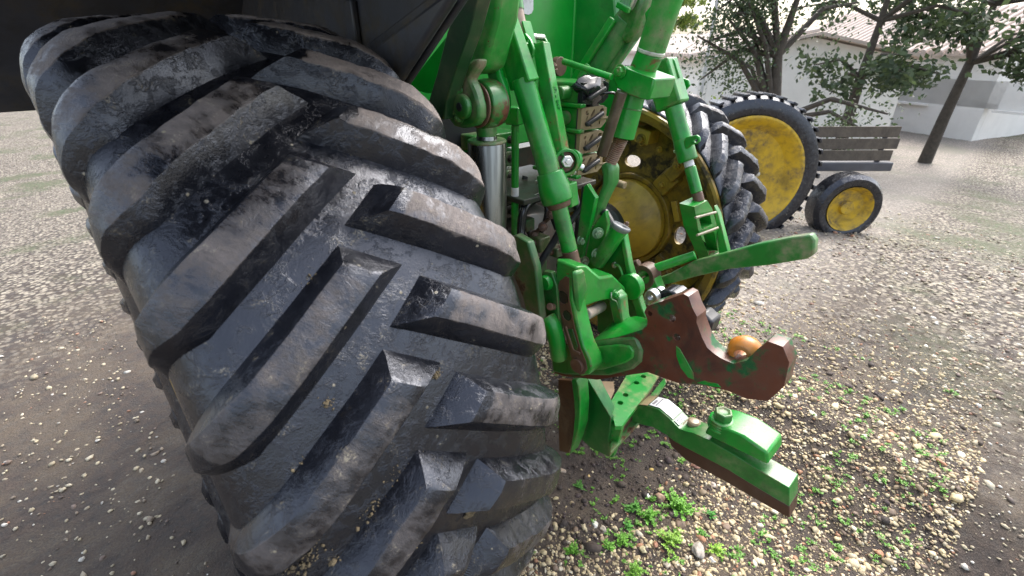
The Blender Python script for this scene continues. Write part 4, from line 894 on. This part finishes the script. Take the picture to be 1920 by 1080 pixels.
# ---- remote couplers
rx=.72
ry0=P(1085,175,x=rx).y
rows=[(152,198,plastic),(200,246,tan),(249,291,tan),(294,332,tan)]
for i,(ya,yb2,mt) in enumerate(rows):
    za=P(1085,ya,x=rx).z; zb=P(1085,yb2,x=rx).z; wx=.145
    o=box('remote_coupler',(rx,ry0,zb+.004),(rx+wx,ry0+.20,za-.004),green,T,bev=.008,label=['topmost hydraulic coupler wrapped in black plastic','second hydraulic coupler with muddy tan dust cap','third hydraulic coupler with muddy tan dust cap','lowest hydraulic coupler with muddy tan dust cap'][i])
    box('coupler_shelf',(rx-.02,ry0-.03,zb-.006),(rx+.01,ry0+.20,zb+.008),green,o,bev=.004)
    zc=(za+zb)/2; hz=(za-zb)/2
    # dust cap: frame with raised ribs and a flap
    bm=bmesh.new(); y1=ry0-.004
    outl=[(rx-.004,zc-hz*.92),(rx+wx*.8,zc-hz*.98),(rx+wx,zc-hz*.5),(rx+wx*.98,zc+hz*.7),(rx+wx*.8,zc+hz*.94),(rx-.004,zc+hz*.9)]
    def ell(cx,cz,a,b3,th,n=12): return [V((cx+a*math.cos(q)*math.cos(th)-b3*math.sin(q)*math.sin(th),y1-.018,cz+a*math.cos(q)*math.sin(th)+b3*math.sin(q)*math.cos(th))) for q in [2*math.pi*j/n for j in range(n)]]
    hl=[ell(rx+wx*.18,zc+hz*.55,.009,.005,.6),ell(rx+wx*.2,zc+hz*.0,.010,.004,1.3),ell(rx+wx*.42,zc+hz*.35,.018,.007,.9),ell(rx+wx*.78,zc+hz*.5,.012,.008,.3),ell(rx+wx*.72,zc-hz*.5,.008,.004,1.4),ell(rx+wx*.35,zc-hz*.6,.010,.004,2.6)]
    b_plate(bm,[V((a,y1-.018,b3)) for a,b3 in outl],(0,.02,0),hl); cap=finish('dust_cap',bm,mt,o,.0015)
    bm=bmesh.new(); b_plate(bm,[V((a*.98+.012,y1-.001,zc+(b3-zc)*.9)) for a,b3 in outl],(0,.003,0)); finish('cap_recess',bm,black if mt!=plastic else plastic,o,0)
    a0=V((rx+.012,y1-.03,zc-hz*.45)); a1=V((rx+wx*.72,y1-.03,zc+hz*.35)); bar('cap_latch',a0,a1,.018,.016,black,o,side=YA,bev=.005)
    hose('cap_strap',[V((rx+wx*.55,y1-.02,zc-hz*.2)),V((rx+wx*.85,y1-.045,zc-hz*.05)),V((rx+wx*1.1,y1-.04,zc-hz*.25))],.005,tan if mt==tan else plastic,o,8)
    cyl('coupler_body',(rx-.05,ry0+.05,zc),(rx+.0,ry0+.05,zc),hz*.6,green_dirty,o,bev=.004)
# crumpled black wrap over the top coupler
vw=rockverts(I3[0],91,.9); za=P(1085,175,x=rx).z
me=np_mesh('plastic_wrap',[vw*np.array([.085,.035,.058])],[I3[1]],None,False); link('plastic_wrap',me,T,(rx+.07,ry0-.012,za),plastic,'crumpled glossy black plastic wrapped round the top coupler')
# valve bank behind, left of the lift rod
for i in range(5):
    z=1.62-.075*i; bx=box('valve_block',(.50,-.10,z-.03),(.72,.02,z+.03),green_dirty if i<3 else dark_cast,T,bev=.006)
    for k in range(3): bolt((.53+.07*k,-.10,z),V((0,-1,0)),.012,bx,dark_cast)
# ---- transmission housing, hoses, small fittings in the dark centre
hz_=lathe('transmission_housing',(.78,.25,.98),-YA,[(0,.40),(.10,.40),(.14,.36),(.30,.33),(.36,.30),(.40,.22),(.42,.15)],dark_cast,T,48,.006)
for k in range(14):
    a=2*math.pi*k/14; bolt((.78+.375*math.cos(a),.13,.98+.375*math.sin(a)),-YA,.016,hz_,dark_cast)
box('axle_carrier',(.42,-.02,.72),(1.12,.3,1.30),dark_cast,T,bev=.02); box('cross_plate',(.36,-.12,1.36),(1.0,.02,1.42),dark_cast,T)
hose('hydraulic_hose',[P(1030,365,x=.62),P(1000,375,x=.55),P(982,395,x=.5),P(977,440,x=.48),P(985,500,x=.45)],.016,plastic,T)
hose('hydraulic_hose',[P(1062,410,x=.62),P(1040,450,x=.60),P(1018,485,x=.56),P(998,520,x=.52)],.014,black,T)
hose('hydraulic_hose',[P(1097,350,x=.72),P(1092,385,x=.70),P(1078,405,x=.68),P(1066,420,x=.66)],.012,black,T)
hose('hydraulic_hose',[P(1050,340,x=.8),P(1040,400,x=.8),P(1060,440,x=.8),P(1050,500,x=.8)],.018,black,T)
for (a0,b0,a1,b1,a2,b2_,x_,r_) in ((985,330,975,380,1005,470,.70,.012),(1010,345,1025,400,1000,470,.72,.010),(1045,345,1030,380,1045,430,.74,.013),(1075,350,1085,420,1070,500,.78,.014),(962,390,975,450,1000,500,.55,.011),(1060,350,1075,390,1100,420,.80,.009)):
    hose('hydraulic_hose',[P(a0,b0,x=x_),P(a1,b1,x=x_-.03),P(a2,b2_,x=x_-.02)],r_,black,T)
for (a0,b0,w_,h_,x_) in ((985,420,.05,.05,.62),(1040,470,.06,.04,.66),(1008,500,.05,.06,.60),(1062,385,.05,.05,.74),(990,375,.04,.04,.66)):
    q_=P(a0,b0,x=x_); o_=box('valve_body',q_-V((.02,w_/2,h_/2)),q_+V((.03,w_/2,h_/2)),green_mud,T,bev=.005); bolt(q_+V((-.02,0,0)),-XA,.010,o_,rust)
xplate('side_casting',[(944,455),(965,440),(990,455),(1003,500),(1010,560),(1018,640),(1000,650),(980,560),(955,500)],.30,.03,green_mud,T,bev=.006)
fit=[(1002,440,.6),(1018,425,.6),(1033,402,.62),(1000,455,.58)]
for a,b2,x in fit: bolt(P(a,b2,x=x),V((-.7,-.7,.3)),.014,T,rust,h=.03,name='hose_fitting')
box('valve_body',P(1012,455,x=.60)-V((.03,.03,.03)),P(1012,455,x=.60)+V((.03,.03,.03)),paint('dusty_green_fitting',(.08,.16,.04),dust=1.5,chip=1),T,bev=.006)
hose('valve_linkage',[P(992,452,x=.58),P(1010,430,x=.6),P(1030,408,x=.62),P(1036,395,x=.62)],.007,rust,T)
box('cross_tie',P(990,348,x=.5)-V((.02,.0,.05)),P(1000,330,x=.9)+V((.0,.02,.03)),dark_cast,T)
cyl('bleed_pipe',P(1143,338,x=1.3),P(1172,348,x=1.3),.018,tan,T)
cyl('stay_rod',P(1178,500,x=1.1),P(1198,492,x=1.1),.016,rust,T)
# ---- PTO shield, filler pipe
sx=.80
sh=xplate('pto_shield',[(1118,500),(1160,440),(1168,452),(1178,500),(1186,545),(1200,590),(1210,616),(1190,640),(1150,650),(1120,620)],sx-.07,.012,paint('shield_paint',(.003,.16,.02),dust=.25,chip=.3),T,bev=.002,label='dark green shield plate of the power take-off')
xplate('shield_flange',[(1163,432),(1169,440),(1179,495),(1192,540),(1204,580),(1217,608),(1209,619),(1196,600),(1186,570),(1179,545),(1172,500),(1166,470)],sx-.08,.03,green,sh,bev=.004)
lathe('shield_cap',P(1182,537,x=sx-.085)-V((.012,0,0)),XA,[(0,.048),(.002,.05),(.03,.05)],green,sh,36)
bolt(P(1153,497,x=sx-.07),V((-1,-.3,0)),.010,sh,zinc); bolt(P(1166,607,x=sx-.07),V((-1,-.3,0)),.018,sh,green_dirty); bolt(P(1157,534,x=sx-.07),V((-1,-.3,0)),.016,sh,green_dirty)
hose('cable',[P(1153,496,x=sx-.09),P(1161,500,x=sx-.09),P(1167,515,x=sx-.09),P(1171,530,x=sx-.09)],.005,green,sh,8)
f0=P(1120,492,x=sx-.10); f1=P(1142,460,x=sx-.10); f2=P(1158,424,x=sx-.10)
f2=P(1163,428,x=sx-.10); fp=hose('filler_pipe',[f0,f1,f2],.030,green,T,20,label='green filler pipe with grey cap'); fd=V((.28,-.24,.9)).normalized()
lathe('filler_cap',f2,fd,[(-.01,.028),(0,.034),(.004,.036),(.010,.036),(.012,.033)],paint('grey_cap',(.22,.23,.25),dust=.4,edge=.2),fp,36); bolt(f2+fd*.016+V((.01,-.01,0)),fd,.008,fp,rust)
hose('breather_hose',[P(1133,398,x=sx),P(1145,420,x=sx-.02),P(1148,440,x=sx-.04)],.018,black,fp)
# bracket at the tyre side
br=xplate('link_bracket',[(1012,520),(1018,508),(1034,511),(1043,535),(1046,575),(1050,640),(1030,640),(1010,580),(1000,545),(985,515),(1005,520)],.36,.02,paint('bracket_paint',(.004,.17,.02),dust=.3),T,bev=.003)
lathe('bracket_boss',P(1024,530,x=.355),XA,[(-.012,.022),(0,.026),(.01,.026)],green,br,20,bev=.001)
cyl('bracket_pin',P(1030,575,x=.33),P(1042,575,x=.38),.012,rust,br)
hose('link_arm',[P(1026,596,x=.34),P(1036,612,x=.34),P(1044,640,x=.35),P(1048,668,x=.37)],.029,green,br,18)
# ---- drawbar support
DX=.62
rg=xplate('support_ring',[(1071,712),(1080,712),(1085,725),(1088,760),(1086,800),(1078,828),(1068,852),(1074,815),(1077,780),(1075,745)],DX-.10,.06,green,T,bev=.004,label='curved green rim of the drawbar support')
xplate('rust_inner_plate',[(1046,712),(1071,714),(1078,745),(1080,780),(1076,815),(1066,850),(1048,846)],DX-.06,.02,paint('rust_plate_paint',(.10,.045,.018),rust=(.03,.02,.012),dust=.4,chip=1,rough=.5),rg,bev=.003)
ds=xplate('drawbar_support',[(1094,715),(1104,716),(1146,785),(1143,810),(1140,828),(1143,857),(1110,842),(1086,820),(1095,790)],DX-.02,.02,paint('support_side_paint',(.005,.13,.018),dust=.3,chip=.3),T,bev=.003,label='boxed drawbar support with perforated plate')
tp=[V(P(1101,714,x=DX-.02)),V(P(1145,787,x=DX-.02))]
bm=bmesh.new(); b_plate(bm,[tp[0],tp[1],tp[1]+V((.035,.01,.03)),tp[0]+V((.07,.02,.01))],V((0,0,.012))); finish('support_flange',bm,paint('dusty_flange',(.06,.32,.07),dust=.6,dustcol=(.42,.38,.2)),ds,.003)
# perforated plate: plane through three points
a=P(1145,790,x=DX); b=P(1162,795,x=DX+.03)
zpl=a.z
def zp(px,py): return P(px,py,z=zpl)
pp=[zp(1150,796),zp(1140,772),zp(1143,762),zp(1178,702),zp(1225,699),zp(1238,703),zp(1216,738),zp(1165,806),zp(1152,806)]
hl=[circ3(zp(x,y),XA,YA,.0125,14) for x,y in ((1205,712),(1192,724),(1172,747),(1162,762))]
bm=bmesh.new(); b_plate(bm,pp,(0,0,.02),hl); ppo=finish('perforated_plate',bm,paint('tan_worn_green',(.004,.33,.035),dust=1.6,chip=1.2,dustcol=(.46,.36,.18),rust=(.40,.30,.15)),ds,.003)
bm=bmesh.new(); b_plate(bm,[zp(1112,716),zp(1150,718),zp(1152,735),zp(1140,765)],(0,0,.008)); finish('dusty_web',bm,paint('tan_dirt_plate',(.40,.28,.16),dust=.8,chip=1),ds,.002)
# lower channel of the support
zl=zpl-.10
def zq(px,py): return P(px,py,z=zl)
bm=bmesh.new(); b_plate(bm,[P(1146,787,x=DX),P(1165,806,x=DX),P(1150,857,x=DX),P(1142,857,x=DX),P(1140,825,x=DX)],(.02,0,0)); finish('support_edge',bm,green,ds,.003)
bm=bmesh.new(); b_plate(bm,[zq(1143,857),zq(1143,838),zq(1190,782),zq(1245,712),zq(1248,722),zq(1200,795)],(0,0,.018)); finish('lower_channel',bm,paint('channel_paint',(.02,.24,.03),dust=1.,chip=1.,rust_cover=.42),ds,.003)
b_=None
bar('channel_web',zp(1165,800)+V((.02,.02,-.05)),zp(1228,712)+V((.02,.02,-.05)),.015,.07,rust,ds,side=YA)
# ---- drawbar
def dpt(px,py): return P(px,py,x=DXb)
DXb=.76
top=[(1185,770),(1197,760),(1215,762),(1235,768),(1255,785),(1272,803),(1283,808),(1300,812),(1330,826),(1365,846),(1420,880),(1480,915)]
bot=[(1480,965),(1420,935),(1365,905),(1365,873),(1330,858),(1290,838),(1268,826),(1245,808),(1225,797),(1200,785),(1180,782)]
db=xplate('drawbar',top+[(1480,950),(1420,915),(1365,881),(1325,860),(1290,842),(1266,829),(1247,814),(1224,801),(1205,797),(1185,790)],DXb,.085,paint('drawbar_paint',(.008,.20,.022),dust=.5,chip=.6),T,bev=.006,label='green drawbar bending down and back from the support')
# brown bar; the shadow under the drawbar is put into its colour
xplate('drawbar_shaded_underside',[(1250,812),(1290,838),(1325,858),(1365,880),(1420,914),(1480,950),(1480,972),(1420,938),(1365,906),(1325,884),(1285,862),(1258,836)],DXb+.002,.08,brown,db,bev=.006)
# label sheet follows the top face
tops=[P(x,y,x=DXb) if False else P(x,y,x=DXb) for x,y in top]
def tp_at(i): return P(*top[i],x=DXb)
def strip(i0,t0,i1,t1,w0,w1,mat,name,lift):
    bm=bmesh.new(); seq=[tp_at(i0).lerp(tp_at(i0+1),t0)]+[tp_at(k) for k in range(i0+1,i1+1)]+[tp_at(i1).lerp(tp_at(i1+1),t1)]
    A=[bm.verts.new(p+V((w0,0,lift))) for p in seq]; B=[bm.verts.new(p+V((w1,0,lift))) for p in seq]
    for k in range(len(seq)-1): bm.faces.new((A[k],A[k+1],B[k+1],B[k]))
    r=bmesh.ops.extrude_face_region(bm,geom=bm.faces[:]); [setattr(v,'co',v.co+V((0,0,.0015))) for v in r['geom'] if isinstance(v,bmesh.types.BMVert)]
    return finish(name,bm,mat,db,0)
strip(2,.0,4,.25,.008,.078,white,'drawbar_label',.003); strip(4,.40,4,.92,.010,.07,white,'drawbar_label',.003)
for (i,t,t2,w0,w1) in ((2,.15,.35,.02,.05),(2,.5,.6,.015,.07),(3,.1,.16,.02,.07),(3,.25,.3,.02,.06),(3,.4,.45,.02,.07),(3,.62,.72,.02,.045),(4,.5,.6,.02,.06),(4,.7,.76,.02,.06)): strip(i,t,i,t2,w0,w1,gray,'label_print',.0052)
strip(0,.1,1,.9,.002,.083,paint('tan_grime',(.50,.37,.22),dust=.5),'grime_patch',.003)
# hitch block with hammer-strap bolt
wp=P(1302,790,x=DXb+.10)
lathe('strap_washer',P(1300,802,x=DXb+.06),ZA,[(0,.048),(.008,.05),(.014,.045)],paint('tan_washer',(.40,.32,.2),dust=.8,chip=1),db,30); lathe('strap_bolt',P(1300,797,x=DXb+.06),ZA,[(0,.024),(.018,.025),(.024,.018)],paint('tan_bolt',(.34,.26,.16),dust=.8,chip=1),db,24)
hb0=P(1352,815,x=DXb+.045)
bm=bmesh.new(); b_plate(bm,[P(a,b2,x=DXb-.01) for a,b2 in ((1320,812),(1331,795),(1352,800),(1395,818),(1440,850),(1440,872),(1395,850),(1350,828))],(.13,0,0)); finish('hitch_strap',bm,green,db,.008)
bb=P(1350,800,x=DXb+.03)
lathe('bolt_collar',bb,ZA,[(0,.044),(.008,.046),(.010,.041),(.018,.046),(.020,.041),(.028,.046),(.030,.041),(.038,.044),(.042,.036)],green,db,32)
bm=bmesh.new(); b_lathe(bm,bb+V((0,0,.042)),ZA,[(0,.033),(.008,.034),(.03,.033),(.034,.026),(.030,.020),(.028,.018)],6); finish('hex_bolt',bm,green_dirty,db,.003)
# diagonal braces under the body panel (right rocker arm side)
ra=cyl('lift_arm',P(1176,40,x=1.08),P(1085,178,x=1.02),rad(46,P(1130,100,x=1.05)),paint('rocker_paint',(.012,.20,.035),dust=.5,chip=.2),T,label='right rocker arm running diagonally behind the top link')
bar('arm_edge',P(1150,35,x=1.02),P(1062,172,x=.96),.02,.03,green,ra); bar('arm_edge',P(1205,30,x=1.10),P(1120,165,x=1.04),.03,.05,green_dirty,ra)
xplate('arm_casting',[(1145,30),(1160,15),(1165,-20),(1215,-20),(1205,20),(1190,60),(1170,85),(1152,62)],1.04,.08,green_dirty,ra,bev=.02)
xplate('bright_ram',[(1165,-20),(1195,-20),(1183,10),(1177,20),(1160,10)],1.0,.03,zinc,ra,bev=.004); bar('ram_clip',P(1158,8,x=.99),P(1180,20,x=.99),.02,.02,green,ra)
xplate('upper_bracket',[(1212,50),(1208,25),(1222,8),(1238,22),(1230,50),(1218,60)],1.0,.03,green,T,bev=.004)
# scene render hints
S.cycles.use_adaptive_sampling=True
